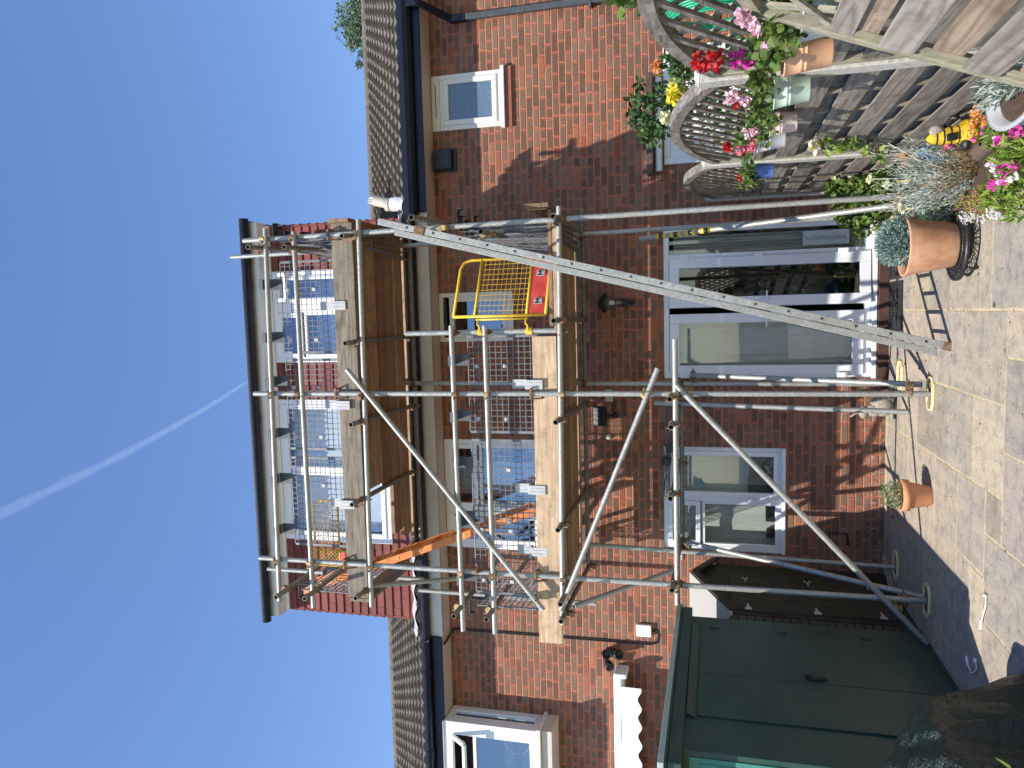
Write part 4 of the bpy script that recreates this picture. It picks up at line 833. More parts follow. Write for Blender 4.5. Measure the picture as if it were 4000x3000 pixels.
for k_ in range(3):
    for zz_, lab_ in ((5.88, 'one of the mesh guards stacked edge-on across the right end of the upper lift'), (3.92, 'one of the mesh guards stacked edge-on across the right end of the lower lift')):
        guard((.80-.035*k_, YO+.15+.07*k_, zz_-.03*k_), math.pi/2+.03*k_, lab_, .02*k_, False)
# yellow gate
ga = empty('ladder_gate', 'yellow mesh ladder gate with a red kick panel, swung open on the lower lift', 'gate', (-.05, YO+.05, 3.1))
A = P(1769, 1237, y=6.74); Bq = P(2132, 1231, y=6.74); A.z, Bq.z = 4.065, 3.18
hx = (A.x+Bq.x)/2; dirg = Vector((.50, .28, 0)); wg = .62; dirg.normalize()
def G(s, z): return Vector((hx, 6.74, z))+dirg*s
fr = MB(); fr.path([G(0, 3.18), G(0, 4.065), ], .014, 10); fr.path([G(0, 4.065), G(wg-.1, 4.065), G(wg-.03, 4.04), G(wg, 3.97), G(wg, 3.18)], .014, 10); fr.path([G(wg, 3.18), G(0, 3.18)], .014, 10)
fr.path([G(0, 3.86), G(wg, 3.86)], .013, 8); fr.path([G(0, 3.36), G(wg, 3.36)], .013, 8)
put('frame', fr, 'yellow', ga)
ms = MB()
for i in range(1, 11): ms.tube(G(wg*i/11, 3.36), G(wg*i/11, 3.86), .002, 6)
for j in range(1, 11): ms.tube(G(0, 3.36+.5*j/11), G(wg, 3.36+.5*j/11), .002, 6)
put('mesh', ms, 'yellow', ga)
put('kick_panel', MB().prism([G(.01, 3.19), G(wg-.01, 3.19), G(wg-.01, 3.355), G(.01, 3.355)], (0, -.004, 0)), 'redpaint', ga)
nrm = Vector((dirg.y, -dirg.x, 0))
for s0 in (.14, .44):
    st_ = MB().prism([G(s0-.032, 3.225)+nrm*.012, G(s0+.032, 3.225)+nrm*.012, G(s0+.032, 3.30)+nrm*.012, G(s0-.032, 3.30)+nrm*.012], nrm*.002)
    so = put('sticker', st_, 'clipgrey', ga)
    lt = MB()
    for p, q in (((-.02, .24), (-.02, .288)), ((-.02, .288), (0, .26)), ((0, .26), (.02, .288)), ((.02, .288), (.02, .24))):
        lt.bar(G(s0+p[0], 3+p[1])+nrm*.016, G(s0+q[0], 3+q[1])+nrm*.016, .009, .003, nrm)
    put('letter', lt, 'black', so)
hm = MB().path([G(-.02, 3.82)+Vector((0, 0, 0)), G(-.09, 3.82), G(-.10, 3.80), Vector((-.15, 6.70, 3.80))], .009, 8).path([G(-.02, 3.36), G(-.09, 3.36), G(-.10, 3.34), Vector((-.15, 6.70, 3.34))], .009, 8).path([G(-.035, 3.34), G(-.035, 3.84)], .009, 8)
hm.tube((-.15, 6.75, 3.77), (-.15, 6.75, 3.83), .034, 12).tube((-.15, 6.75, 3.31), (-.15, 6.75, 3.37), .034, 12); put('hinge', hm, 'yellow', ga)
# the second yellow gate lies behind the upper left guard
g2 = empty('ladder_gate', 'yellow diamond-mesh gate standing behind the upper left mesh guard', 'gate', (-2.2, 6.86, 5.1))
p0 = P(1228, 1955, y=6.86); p1 = P(1300, 2210, y=6.86); xa, xb = p1.x, p0.x; za, zb = 5.13, P(1226, 2000, y=6.86).z
f2 = MB().path([(xb, 6.86, za), (xb, 6.86, zb-.05), (xb-.05, 6.86, zb), (xa, 6.86, zb), (xa, 6.86, za), (xb, 6.86, za)], .010, 8).path([(xb, 6.86, za+.30), (xa, 6.86, za+.30)], .010, 8); f2.path([(xb-.52, 6.86, zb), (xb-.52, 6.86, za)], .010, 8); put('frame', f2, 'yellow', g2)
m2 = MB()
for i in range(26):
    for s in (-1, 1):
        a = xa+(xb-xa)*(i-8)/17; pts = []
        for (u, v_) in ((a, za+.30), (a+s*(zb-za-.30), zb)):
            pts.append((u, v_))
        (u0, v0), (u1, v1) = pts
        ts = [t_ for t_ in np.linspace(0, 1, 40) if xa <= u0+(u1-u0)*t_ <= xb]
        if len(ts) > 1: m2.tube((u0+(u1-u0)*ts[0], 6.86, v0+(v1-v0)*ts[0]), (u0+(u1-u0)*ts[-1], 6.86, v0+(v1-v0)*ts[-1]), .0022, 5)
put('mesh', m2, 'yellow', g2); put('kick_panel', MB().box(xa+.01, xb-.5, 6.855, 6.865, za, za+.29), 'redpaint', g2)
# steel ladder
ld = empty('steel_ladder', 'galvanised steel ladder leaning against the right end of the scaffold', 'ladder', (-.35, 6.4, 0))
d = Vector((1.173, 0, 4.535)).normalized(); Lh = (P(1478, 865, y=6.26).z)/d.z; foot = Vector((-.325, 6.26, 0))
side = Vector((d.z, 0, -d.x)); rungs = []
for yy, nm in ((6.26, 'stile'), (6.62, 'stile')):
    f0 = Vector((foot.x-(.06 if yy > 6.5 else 0), yy, .0)); put(nm, MB().bar(f0, f0+d*Lh, .026, .056, side), 'galv', ld, bevel=.004)
s = .18
while s < Lh-.05:
    c = foot+d*s; rb = MB(); rb.bar(c+Vector((0, -.016, 0)), c+Vector((0, .40-.02, 0)), .022, .022, d); rg = put('rung', rb, 'galv', ld)
    put('open_end', MB().bar(c+Vector((0, -.0185, 0)), c+Vector((0, -.0145, 0)), .016, .016, d), 'bore', rg); s += .2505
put('foot', MB().bar(foot, foot+d*.06, .034, .062, side), 'rust', ld)
cpos = foot+d*(Lh*.915); put('clamp', MB().bar(cpos-d*.05, cpos+d*.05, .045, .075, side), 'rust', ld, bevel=.008)
# orange ladder between the lifts
lo = empty('plastic_ladder', 'orange ladder rising through the gap in the upper deck at the left', 'ladder', (-1.9, 7.3, 3.15))
b0 = P(2091, 1995, y=7.25); t0 = P(1180, 2310, y=7.25); b0 = b0+(b0-t0)*(max(0, b0.z-3.16)/(t0.z-b0.z)); d = (t0-b0); Lo = d.length; d.normalize(); side = Vector((d.z, 0, -d.x))
for o in (0, .36):
    f0 = b0+Vector((0, o, 0)); put('stile', MB().bar(f0, f0+d*Lo, .03, .075, side), 'orangepl', lo, bevel=.005)
s = .2
while s < Lo-.1: c = b0+d*s; put('rung', MB().bar(c-Vector((0, .0, 0)), c+Vector((0, .36, 0)), .03, .06, Vector((1, 0, .3))), 'orangepl', lo, bevel=.003); s += .27
rv = MB(); s = .3
while s < Lo: rv.tube(b0+d*s-Vector((0, .02, 0)), b0+d*s-Vector((0, .012, 0)), .016, 10); s += .27
put('rivet', rv, 'brass', lo)
# yellow base trays
for (ix, iy, lab) in ((3640, 1537, 'pale yellow base tray under the middle scaffold tubes, lit by the sun'), (3504, 2208, 'pale yellow base tray under the left inner tube, in the shade by the wall'), (3626, 2345, 'pale yellow base tray under the left outer tubes, in the shed\'s shadow'), (3520, 1465, 'pale yellow plastic tray and pipe by the door step')):
    c = P(ix, iy, z=.0); mb = MB(); hw, hd = .13, .08
    outl = [(-hw, -hd*.5), (-hw*.6, -hd), (hw*.6, -hd), (hw, -hd*.5), (hw, hd*.5), (hw*.6, hd), (-hw*.6, hd), (-hw, hd*.5)]
    for i in range(8):
        a, b = outl[i], outl[(i+1) % 8]; mb.bar((c.x+a[0], c.y+a[1], .012), (c.x+b[0], c.y+b[1], .012), .016, .022, (0, 0, 1), .005)
    t = solo('base_tray', mb, 'paleyellow', lab, 'base tray', 'yellow trays at the feet of the scaffold', loc=(c.x, c.y, 0), bevel=.004)
    if iy != 1465: put('wooden_pad', MB().box(c.x-.09, c.x+.09, c.y-.045, c.y+.045, .002, .016), 'deckwood', t)
q = P(3500, 760, y=6.9)
solo('base_tray', MB().path([(q.x+.1, 6.9, .02), (q.x+.1, 6.9, .25), (q.x-.12, 6.8, .25), (q.x-.12, 6.8, .02)], .02, 8), 'paleyellow', 'pale yellow frame at the foot of the taped tube behind the terracotta pot', 'base tray', 'yellow trays at the feet of the scaffold', loc=(q.x, 6.9, 0))
# folded airer on the wall above the kitchen window
ai = empty('folded_airer', 'folded grey wire clothes airer hung on the wall above the kitchen window', 'airer', tuple(P(2610, 1760, y=8.3)))
am = MB(); pa, pb, pc = P(2608, 1570, y=8.28), P(2612, 1745, y=8.28), P(2606, 1955, y=8.28)
for i in range(26):
    o1 = Vector((random.uniform(-.03, .03), random.uniform(-.05, .05), random.uniform(-.05, .075))); o2 = Vector((random.uniform(-.03, .03), random.uniform(-.04, .04), random.uniform(-.04, .06)))
    am.tube(pb+o1*.8+Vector((.02, 0, 0)), pa+o2+Vector((-random.uniform(0, .05), 0, 0)), .004, 6) if i % 2 else am.tube(pb+o1*.8-Vector((.04, 0, 0)), pc+o2+Vector((random.uniform(0, .08), 0, 0)), .004, 6)
put('rods', am, 'guard', ai); put('hub', MB().box(pb.x-.06, pb.x+.04, 8.24, 8.42, pb.z-.06, pb.z+.03), 'black', ai, bevel=.01)
put('bracket', MB().box(pb.x-.20, pb.x-.12, 8.22, 8.43, pb.z-.02, pb.z+.07), 'black', ai, bevel=.01)

# ================================================================== SHEDS
SXF = -2.77
sh = empty('storage_shed', 'large dark green metal storage shed with two doors, left of the patio', 'shed', (SXF-1, 5.8, 0))
y0s, y1s = 4.66, 6.83
put('body', MB().box(SXF-2.2, SXF, y0s, y1s, 0.0, 1.93), 'shedgreen', sh, bevel=.004)
put('sunlit_end_panel', MB().box(SXF-2.15, SXF-.04, y0s-.008, y0s-.001, .05, 1.86).box(SXF-2.1, SXF-.075, y0s-.014, y0s-.0085, .08, 1.80), 'shedlit', sh)  # near end overlaid with the brighter green that paints in the sun
put('roof', MB().box(SXF-2.3, SXF+.035, 4.44, 6.95, 1.90, 1.985).box(SXF-2.3, SXF+.05, 4.42, 6.97, 1.987, 2.0), 'shedgreen', sh, bevel=.004)
put('roof_trim', MB().box(SXF-2.3, SXF+.055, 4.40, 6.98, 2.002, 2.04), 'shededge', sh, bevel=.004)
dy0, dym, dy1 = P(3000, 2855-25, x=SXF).y, P(3000, 2660, x=SXF).y, P(3000, 2477, x=SXF).y
dz1 = P(2725, 2660, x=SXF).z
put('lintel', MB().prism([(SXF+.001, dy0-.02, dz1), (SXF+.001, dy1+.02, dz1), (SXF+.03, dy1+.02, 1.89), (SXF+.03, dy0-.02, 1.89), ][:4], (.002, 0, 0)), 'shedgreen', sh)
for a, b, lab in ((dy0, dym, 'left door leaf, nearer the cover'), (dym, dy1, 'right door leaf with the latch')):
    dd = put('door', MB().box(SXF+.002, SXF+.016, a+.006, b-.006, .06, dz1-.01), 'shedgreen', sh, bevel=.003, label=lab)
put('latch', MB().box(SXF+.016, SXF+.04, dym+.05, dym+.10, 1.0, 1.05).box(SXF+.02, SXF+.035, dym+.02, dym+.04, .93, 1.03).tube((SXF+.03, dym+.06, .9), (SXF+.03, dym+.06, 1.0), .012), 'castiron', sh)
for zz in (1.7, 1.15, .5): put('hinge', MB().tube((SXF+.018, dy1, zz-.04), (SXF+.018, dy1, zz+.04), .01), 'black', sh)
# old wooden shed in the gap behind
os_ = empty('wooden_shed', 'old dark timber shed with a pale felt roof, between the green shed and the house', 'shed', (-3.3, 7.7, 0))
ax_ = -2.79; ap = P(2693, 2253, x=ax_); e1 = P(2833, 2395, x=ax_); ey2, ez2 = W-.04, P(2770, 2219, x=ax_).z
put('body', MB().prism([(ax_, e1.y, 0), (ax_, W-.06, 0), (ax_, W-.06, ez2-.02), (ax_, ap.y, ap.z-.04), (ax_, e1.y, e1.z-.03)], (-1.8, 0, 0)), 'oldshed', os_)
th = .035
put('roof', MB().prism([(ax_+.05, ap.y, ap.z), (ax_+.05, e1.y-.08, e1.z-.03), (ax_+.05, e1.y-.08, e1.z-.03-th), (ax_+.05, ap.y, ap.z-th)], (-1.9, 0, 0)).prism([(ax_+.05, ap.y, ap.z), (ax_+.05, ey2, ez2), (ax_+.05, ey2, ez2-th), (ax_+.05, ap.y, ap.z-th)], (-1.9, 0, 0)), 'felt', os_)
put('barge_board', MB().bar((ax_+.062, ap.y, ap.z-.05), (ax_+.062, e1.y-.05, e1.z-.07), .02, .07, (0, .5, 1)).bar((ax_+.062, ap.y, ap.z-.05), (ax_+.062, ey2-.02, ez2-.07), .02, .07, (0, -.5, 1)), 'oldshed', os_)
dd = put('door', MB().box(ax_+.002, ax_+.02, e1.y+.08, e1.y+.55, .08, 1.55).box(ax_+.002, ax_+.02, e1.y+.56, e1.y+1.0, .08, 1.55), 'oldshed', os_)
for yy in (e1.y+.10, e1.y+.93):
    for zz in (1.4, .8, .25): put('hinge', MB().prism([(ax_+.022, yy-.03, zz-.03), (ax_+.022, yy+.02, zz-.03), (ax_+.022, yy+.02, zz+.03), (ax_+.022, yy-.03, zz+.03)], (.004, 0, 0)).prism([(ax_+.022, yy+.02, zz-.018), (ax_+.022, yy+(.14 if yy < 7.5 else -.16), zz), (ax_+.022, yy+.02, zz+.018)], (.004, 0, 0)), 'grey', dd)
# bricks stacked in the gap between the sheds
bk = MB(); 
for r in range(21):
    bk.box(SXF-.3, SXF-.006, y1s+.02, y1s+.12, r*.075, r*.075+.068)
solo('brick_stack', bk, speckle('dark_stacked_brick', (.02, .02, .017), (.05, .045, .035), 20), 'narrow dark stack of bricks against the end of the green shed', 'brick stack', loc=(SXF, y1s, 0), bevel=.004)
# black edging with a pale chain
ch = MB(); c0, c1 = P(3462, 2178, z=.06), P(3488, 2290, z=.04)
for i in range(9):
    p = c0+(c1-c0)*(i/8); ch.path([p+Vector((.022*math.cos(a), .012*math.sin(a)*(i % 2), .016*math.sin(a)+.02)) for a in np.linspace(0, 2*math.pi, 12)], .004, 5)
solo('chain', ch, 'cream', 'short pale chain lying by the wall behind the left inner tube', 'chain', loc=tuple(c0))
# ================================================================== covered barbecue, bottom left
cv = MB(); nU, nV = 160, 60
cx, cyy = -2.66, 4.02
def top(u, v):   # closed draped sheet: peaked in the middle, square shoulders, pleated skirt
    a = 2*math.pi*u; ca, sa = math.cos(a), math.sin(a); sup = 5.0
    rr = 1/((abs(ca)**sup+abs(sa)**sup)**(1/sup)); k = min(1, v/.5); q = max(0, (v-.5)/.5)
    pl = .07*math.sin(a*9+1.3*math.sin(a*3))+.04*math.sin(a*21+2+v*3)+.02*math.sin(a*47+v*9)
    x = .50*rr*ca*k*(1+q*(.10+pl*2)); y = .58*rr*sa*k*(1+q*(.10+pl*2))
    shoulder = .60+.02*math.cos(4*a)
    z = 1.0+(shoulder-1.0)*k**.9+.03*math.sin(a*8+k*3)*k*(1-k)*2+.02*math.sin(x*23)*math.cos(y*19)*k if q <= 0 else shoulder*(1-q)+.012*math.sin(a*13)*(1-q)
    return (cx+x, cyy+y, max(.004, z+.008*math.sin(x*37+y*29)))
vs = [top(i/nU, j/nV) for j in range(nV+1) for i in range(nU)]
cv.add(vs, [(j*nU+i, j*nU+(i+1) % nU, (j+1)*nU+(i+1) % nU, (j+1)*nU+i) for j in range(nV) for i in range(nU)], True)
CVO = solo('draped_cover', cv, 'tarp', 'crumpled dark green waterproof cover over a garden object beside the green shed', 'cover', loc=(cx, cyy, 0))
# ================================================================== FENCE on the right
FX = 1.18
posts = [8.34, 6.38, 4.07, 1.9]
for i, (yy, lab) in enumerate(zip(posts, ('concrete fence post against the house wall', 'concrete fence post between the blue and the lilac bucket', 'tall concrete fence post between the mint and the peach bucket', 'concrete fence post nearest the camera, at the frame edge'))):
    hp = .055; pm = MB().box(FX-.05, FX+.05, yy-hp, yy+hp, 0, 1.77); pm.add([(FX-.05, yy-hp, 1.77), (FX+.05, yy-hp, 1.77), (FX+.05, yy+hp, 1.77), (FX-.05, yy+hp, 1.77), (FX-.02, yy, 1.795), (FX+.02, yy, 1.795)], [(0, 1, 5, 4), (1, 2, 5), (2, 3, 4, 5), (3, 0, 4)])
    solo('fence_post', pm, 'concrete', lab, 'fence post', 'concrete posts of the garden fence', loc=(FX, yy, 0), bevel=.006)
def arch(f, convex=True): return .27*math.sin(math.pi*f)**.8 if convex else -.0
def fence_panel(y0, y1, lab):
    t = empty('trellis_fence', lab, 'fence', (FX, (y0+y1)/2, 0), 'wooden fence panels along the right side'); ya, yb = y0+.06, y1-.06
    sw, z = .135, .06; k = 0
    while z < 1.28:
        put('slat', MB().box(FX-.030, FX-.018, ya, yb, z, z+sw) if k % 2 == 0 else MB().box(FX+.010, FX+.022, ya, yb, z-.005, z+sw-.005), 'fencey', t, bevel=.002); k += 1; z += .105
    bt = MB()
    nb = max(3, int((yb-ya)/.42))
    for i in range(nb+1): yy = ya+.02+(yb-ya-.04)*i/nb; bt.box(FX-.016, FX+.008, yy-.02, yy+.02, .05, 1.33)
    put('battens', bt, 'fencez', t)
    put('top_rail', MB().box(FX-.032, FX+.028, ya, yb, 1.342, 1.41), 'fencey', t, bevel=.003)
    [put('end_stile', MB().box(FX-.034, FX+.034, a_, a_+.035, .05, 1.70), 'palewood', t, bevel=.003) for a_ in (ya-.003, yb-.032)]
    ar = MB(); n = 24; top_, bot = [], []
    for i in range(n+1): f = i/n; yy = ya+(yb-ya)*f; zz = 1.70+arch(f); top_.append((yy, zz)); 
    for i in range(n):
        (a, b), (c, d_) = top_[i], top_[i+1]; ar.prism([(FX-.035, a, b-.055), (FX-.035, c, d_-.055), (FX-.035, c, d_+.005), (FX-.035, a, b+.005)], (.07, 0, 0))
    put('arched_rail', ar, 'fencey', t)
    la_, lb_ = MB(), MB()
    def clipseg(mb_, yc, s, xo, th_):
        pts = []
        for q in np.linspace(-1.2, 1.6, 200):
            yy, zz = yc+q, 1.41+q*s+(0 if s > 0 else 0)
            f = (yy-ya)/(yb-ya)
            if 0 < f < 1 and 1.41 <= zz <= 1.66+arch(f): pts.append((yy, zz))
        if len(pts) > 3: mb_.bar((xo, *pts[0]), (xo, *pts[-1]), th_, .026, (0, -s, 1))
    c = ya-.4
    while c < yb+.5: clipseg(la_, c, -.78, FX-.016, .018); clipseg(lb_, c, .85, FX+.008, .010); c += .175
    put('trellis_slats', la_, 'fencey', t); put('rear_trellis_slats', lb_, 'palewood', t)
    return t
fence_panel(posts[1], posts[0], 'far trellis-topped fence panel nearest the house, behind the blue bucket')
fence_panel(posts[2], posts[1], 'middle trellis-topped fence panel with pink geraniums in four buckets')
fence_panel(posts[3], posts[2], 'near trellis-topped fence panel behind the peach bucket and green hose')
# loose panel leaning in front
lp_ = empty('leaning_fence', 'loose slatted fence section with a pale frame, leaning over in the near corner', 'fence', (.6, 2.0, 0))
ye = 2.95; T1, B1 = P(3200, 96, y=ye), P(3990, 302, y=ye); ld_ = (T1-B1).normalized(); base = B1-ld_*(B1.z/ld_.z); nrm = ld_.cross(Vector((0, 1, 0))).normalized(); nrm = nrm if nrm.x < 0 else -nrm
def LP(s, y, o=0): return base+ld_*s+Vector((0, y-ye, 0))+nrm*o
H1 = (P(3310, 125, y=ye)-base).length; yn = .7
[put('end_stile', MB().bar(LP(0, a_), LP(H1+.32, a_), .045, .05, nrm), 'palewood', lp_, bevel=.004) for a_ in (ye, yn)]
put('rail', MB().bar(LP(H1+.02, ye-.03, .012), LP(H1+.02, yn, .012), .02, .085, ld_), 'nearfence', lp_, bevel=.003)
s = .0; k = 0
while s < H1-.05:
    put('slat', MB().bar(LP(s+.06, ye-.03, .0 if k % 2 else .026), LP(s+.06, yn, .0 if k % 2 else .026), .012, .118 if k % 2 == 0 else .10, ld_), 'nearfence' if k % 2 == 0 else 'nearwarm', lp_, bevel=.002); s += .1225 if k % 2 == 0 else .155; k += 1
bt = MB(); s = .0; k = 0
bt.bar(LP(0.02, ye-.055, .013), LP(H1, ye-.055, .013), .02, .012, nrm); put('batten', bt, 'palewood', lp_)
ar = MB(); pts = []
for i in range(17):
    f = i/16; yy = ye+(yn-ye)*f; pts.append(LP(H1+.32+.30*math.sin(math.pi*f*.98), yy))
for a, b in zip(pts, pts[1:]): ar.bar(a, b, .06, .05, nrm, .004)
put('arched_rail', ar, 'palewood', lp_)
tr = MB()
for i in range(9):
    yy = ye-.05-i*.22; tr.bar(LP(H1+.06, yy, .01), LP(H1+.36, yy-.30, .01), .03, .012, nrm); tr.bar(LP(H1+.06, yy-.1, -.004), LP(H1+.34, yy+.16 if yy+.16 < ye else ye-.02, -.004), .03, .012, nrm)
put('trellis', tr, 'palewood', lp_)
# ================================================================== garden things
def potplant_leaves(name, c, r, n, size, mat, parent, asp=.6, k=6, up=.3):
    return put(name, leaves(clumps(c, r, k, n//k, np.asarray(r)*.55), size, asp, up), mat, parent, fix=False)
M['lf_ger'] = leafmat('geranium_leaf', (.05, .10, .015), (.16, .24, .05)); M['lf_rose'] = leafmat('rose_leaf', (.018, .05, .012), (.07, .15, .035))
M['lf_bush'] = leafmat('bush_leaf', (.04, .09, .015), (.17, .26, .04)); M['lf_silver'] = leafmat('silver_leaf', (.32, .36, .29), (.58, .62, .52), .1, .7)
M['lf_blue'] = leafmat('blue_succulent_leaf', (.14, .24, .21), (.32, .43, .38), .1); M['lf_thyme'] = leafmat('herb_leaf', (.13, .18, .06), (.30, .36, .17))
M['lf_bright'] = leafmat('bright_leaf', (.07, .15, .02), (.28, .38, .05)); M['lf_grey'] = leafmat('lavender_leaf', (.20, .26, .21), (.42, .48, .42)); M['lf_dry'] = leafmat('dry_stems', (.22, .13, .06), (.45, .34, .18))
M['lf_tree'] = leafmat('tree_leaf', (.06, .11, .045), (.20, .27, .13), .25)
for nm, c in (('red', (.50, .008, .015)), ('pink', (.80, .34, .42)), ('hotpink', (.70, .05, .38)), ('palepink', (.85, .52, .60)), ('yel', (.85, .68, .05)), ('cream', (.85, .78, .50)), ('orange', (.80, .30, .08)), ('white', (.8, .8, .76)), ('coral', (.75, .16, .25)), ('sedum', (.50, .22, .15))):
    M['fl_'+nm] = leafmat(nm+'_petal', tuple(v*.8 for v in c), tuple(min(.9, v*1.12) for v in c), .2, .6)
def blossom(name, c, r, n, mat, parent, size=.022, label=None):
    return put(name, leaves(cloud(c, (r, r, r*.85), n, .5), size, .95, .2, .3, .3), 'fl_'+mat, parent, fix=False, label=label)
buckets = [((2985, 668), 6.95, (.10, .20, .52), 'blue', .85, [('red', .03, .12, .05), ('hotpink', .15, .1, .03)]),
           ((3015, 540), 5.95, (.58, .58, .62), 'lilac white', 1.0, [('coral', .02, .09, .06), ('red', .07, .18, .04), ('coral', -.08, .03, .05)]),
           ((3062, 478), 5.40, (.66, .52, .50), 'pale pink', .9, [('palepink', .0, .13, .06), ('palepink', -.08, .10, .04), ('pink', .08, .05, .04)]),
           ((3095, 352), 4.75, (.52, .64, .52), 'mint green', 1.0, [('palepink', -.10, .20, .055), ('palepink', -.03, .13, .045), ('red', .10, .17, .05)]),
           ((3160, 200), 4.02, (.74, .42, .24), 'peach', 1.12, [('hotpink', .0, .12, .05), ('hotpink', -.05, .17, .04), ('red', -.10, .24, .055), ('red', -.06, .30, .05)]),
           ((3178, 85), 3.45, (.50, .60, .62), 'pale turquoise', .9, [('palepink', .03, .10, .05), ('pink', -.04, .13, .04)]),
           ((3235, 15), 3.05, (.50, .62, .55), 'sea green', 1.0, [('palepink', .02, .15, .06), ('palepink', -.08, .2, .04)])]
for (ix, iy), yb, colr, cn, sc_, fls in buckets:
    c = P(ix, iy, y=yb); cx_, cz = FX-.035-.075*sc_, c.z; c = P(ix, iy, x=cx_); yb = c.y; cz = c.z-.08*sc_
    t = empty('hanging_bucket', f'{cn} metal bucket of geraniums hooked on the fence trellis rail', 'flower bucket', (cx_, yb, cz), 'flower buckets hanging on the fence')
    M['bk_'+cn] = flat('enamel_'+cn.replace(' ', '_'), colr, .4); s = sc_*1.0
    b = put('bucket', MB().lathe((cx_, yb, cz), [(0, 0), (.058*s, 0), (.060*s, .005), (.070*s, .09*s), (.073*s, .092*s), (.070*s, .096*s), (.072*s, .106*s), (.075*s, .108*s), (.072*s, .113*s), (.083*s, .165*s), (.087*s, .168*s), (.083*s, .172*s), (.076*s, .15*s)], 32), 'bk_'+cn, t)
    put('soil', MB().lathe((cx_, yb, cz), [(.079*s, .145*s), (0, .15*s)], 20), 'soil', t)
    put('hook', MB().path([(cx_+.075*s, yb, cz+.14*s), (cx_+.08*s, yb, 1.40), (FX-.045, yb, 1.44), (FX, yb, 1.45), (FX+.045, yb, 1.43), (FX+.045, yb, 1.39)], .006, 8), 'white', t)
    potplant_leaves('leaves', (cx_-.02, yb, cz+.22*s), (.10, .13, .08), 190, .036, 'lf_ger', t, .95, 9)
    st = MB()
    for (fc, dy, dz, fr_) in fls:
        p = (cx_-.03+random.uniform(-.03, .03), yb+dy*s, cz+(.17+dz)*s); blossom('flower', p, fr_*.68*s, 56, fc, t, .021*s); st.path([(cx_, yb, cz+.15*s), (cx_-.02, yb+dy*.6, cz+.15*s+dz*.5), p], .003, 5)
    put('stems', st, 'lf_ger', t)
# climbing rose
rs = empty('climbing_rose', 'climbing rose with dark leaves and yellow blooms above the fence top', 'rose bush', (1.35, 6.3, 0))
rp = []
for (ix, iy, y_, r_, n_) in ((2520, 470, 6.6, .16, 130), (2500, 390, 6.5, .10, 60), (2560, 520, 6.6, .12, 110), (2600, 380, 6.4, .15, 110), (2650, 420, 6.4, .14, 90), (2700, 340, 6.2, .15, 90), (2660, 240, 6.1, .12, 70), (2620, 230, 6.1, .08, 40), (2780, 400, 6.2, .18, 90), (2850, 500, 6.2, .2, 90), (2850, 180, 5.5, .2, 90), (2500, 330, 6.5, .05, 16), (2900, 420, 6.0, .2, 90)):
    q = P(ix, iy, y=y_); q.x = max(q.x, FX+.06); rp.append(cloud(q, (r_*.8, r_*1.3, r_), n_, .1))
rp = np.concatenate(rp); rp[:, 0] = np.maximum(rp[:, 0], np.where(rp[:, 2] < 1.95, FX+.06, -9)); put('leaves', leaves(rp, .058, .62, .1), 'lf_rose', rs, fix=False)
stm = MB()
for (ix, iy, y_) in ((2520, 470, 6.6), (2560, 300, 6.5), (2620, 230, 6.1), (2500, 390, 6.5), (2660, 420, 6.4)):
    q = P(ix, iy, y=y_); stm.path([(1.35, 6.3, 0), (1.3, 6.3, .9), (max(FX+.06, q.x+.05), (6.3+q.y)/2, 1.6), q], lambda f: .012-.008*f, 6)
put('stems', stm, 'lf_ger', rs)
for (ix, iy, cc, r_) in ((2648, 345, 'yel', .075), (2635, 375, 'yel', .06), (2598, 462, 'cream', .04), (2690, 285, 'cream', .05), (2660, 310, 'cream', .035), (2570, 255, 'orange', .03)):
    q = P(ix, iy, y=6.2); blossom('bloom', q, r_, 60, cc, rs, .04)
sp = empty('climbing_shoot', 'thin green climbing shoot with one pale flower against the second fence post', 'climber', (FX-.08, 6.2, 0))
q0 = [P(ix, iy, x=FX-.08) for ix, iy in ((3450, 600), (3400, 590), (3330, 560), (3260, 585), (3215, 560))]
put('stem', MB().path([Vector((FX-.08, q0[0].y, 0))]+q0, .004, 5), 'lf_ger', sp)
put('leaves', leaves(np.concatenate([cloud(q, (.03, .07, .05), 9, .2) for q in q0+[(a+b)/2 for a, b in zip(q0, q0[1:])]]), .055, .65), 'lf_bright', sp, fix=False)
blossom('flower', P(3185, 567, x=FX-.1), .035, 14, 'cream', sp, .05)
# green hose coil beyond the near panel
hc = MB(); hp_ = P(2770, 60, x=1.65)
for i in range(9):
    rr = .20+.012*i; hc.path([(1.62+.01*i, hp_.y+rr*math.cos(a)*.85, hp_.z-.02+rr*math.sin(a)) for a in np.linspace(0, 2*math.pi, 44)], .007, 6)
solo('hose_coil', hc, 'hose', 'coiled bright green hose beyond the near trellis', 'hose', loc=tuple(hp_))
# leafy bush between fence and door
bu = empty('leafy_bush', 'light green leafy bush between the fence end and the patio door, with tiny pale flowers', 'bush', (1.0, 7.7, 0))
bp = [cloud(P(ix, iy, y=y_), (r_, r_, r_*1.1), n_, .15) for ix, iy, y_, r_, n_ in ((3330, 690, 7.5, .17, 240), (3300, 760, 7.7, .14, 190), (3400, 720, 7.4, .18, 240), (3450, 790, 7.5, .16, 150), (3380, 830, 7.6, .13, 110), (3310, 830, 7.7, .10, 80), (3250, 730, 7.7, .07, 50), (3340, 880, 7.6, .07, 40), (3420, 870, 7.5, .11, 90), (3370, 900, 7.6, .08, 45), (3290, 860, 7.6, .07, 30), (3500, 700, 7.2, .2, 200), (3440, 650, 7.3, .16, 160), (3260, 800, 7.7, .05, 18))]
bpc = np.concatenate(bp); bpc[:, 0] = np.minimum(bpc[:, 0], FX-.06); put('leaves', leaves(bpc, .05, .7, .2), 'lf_bush', bu, fix=False)
bs = MB()
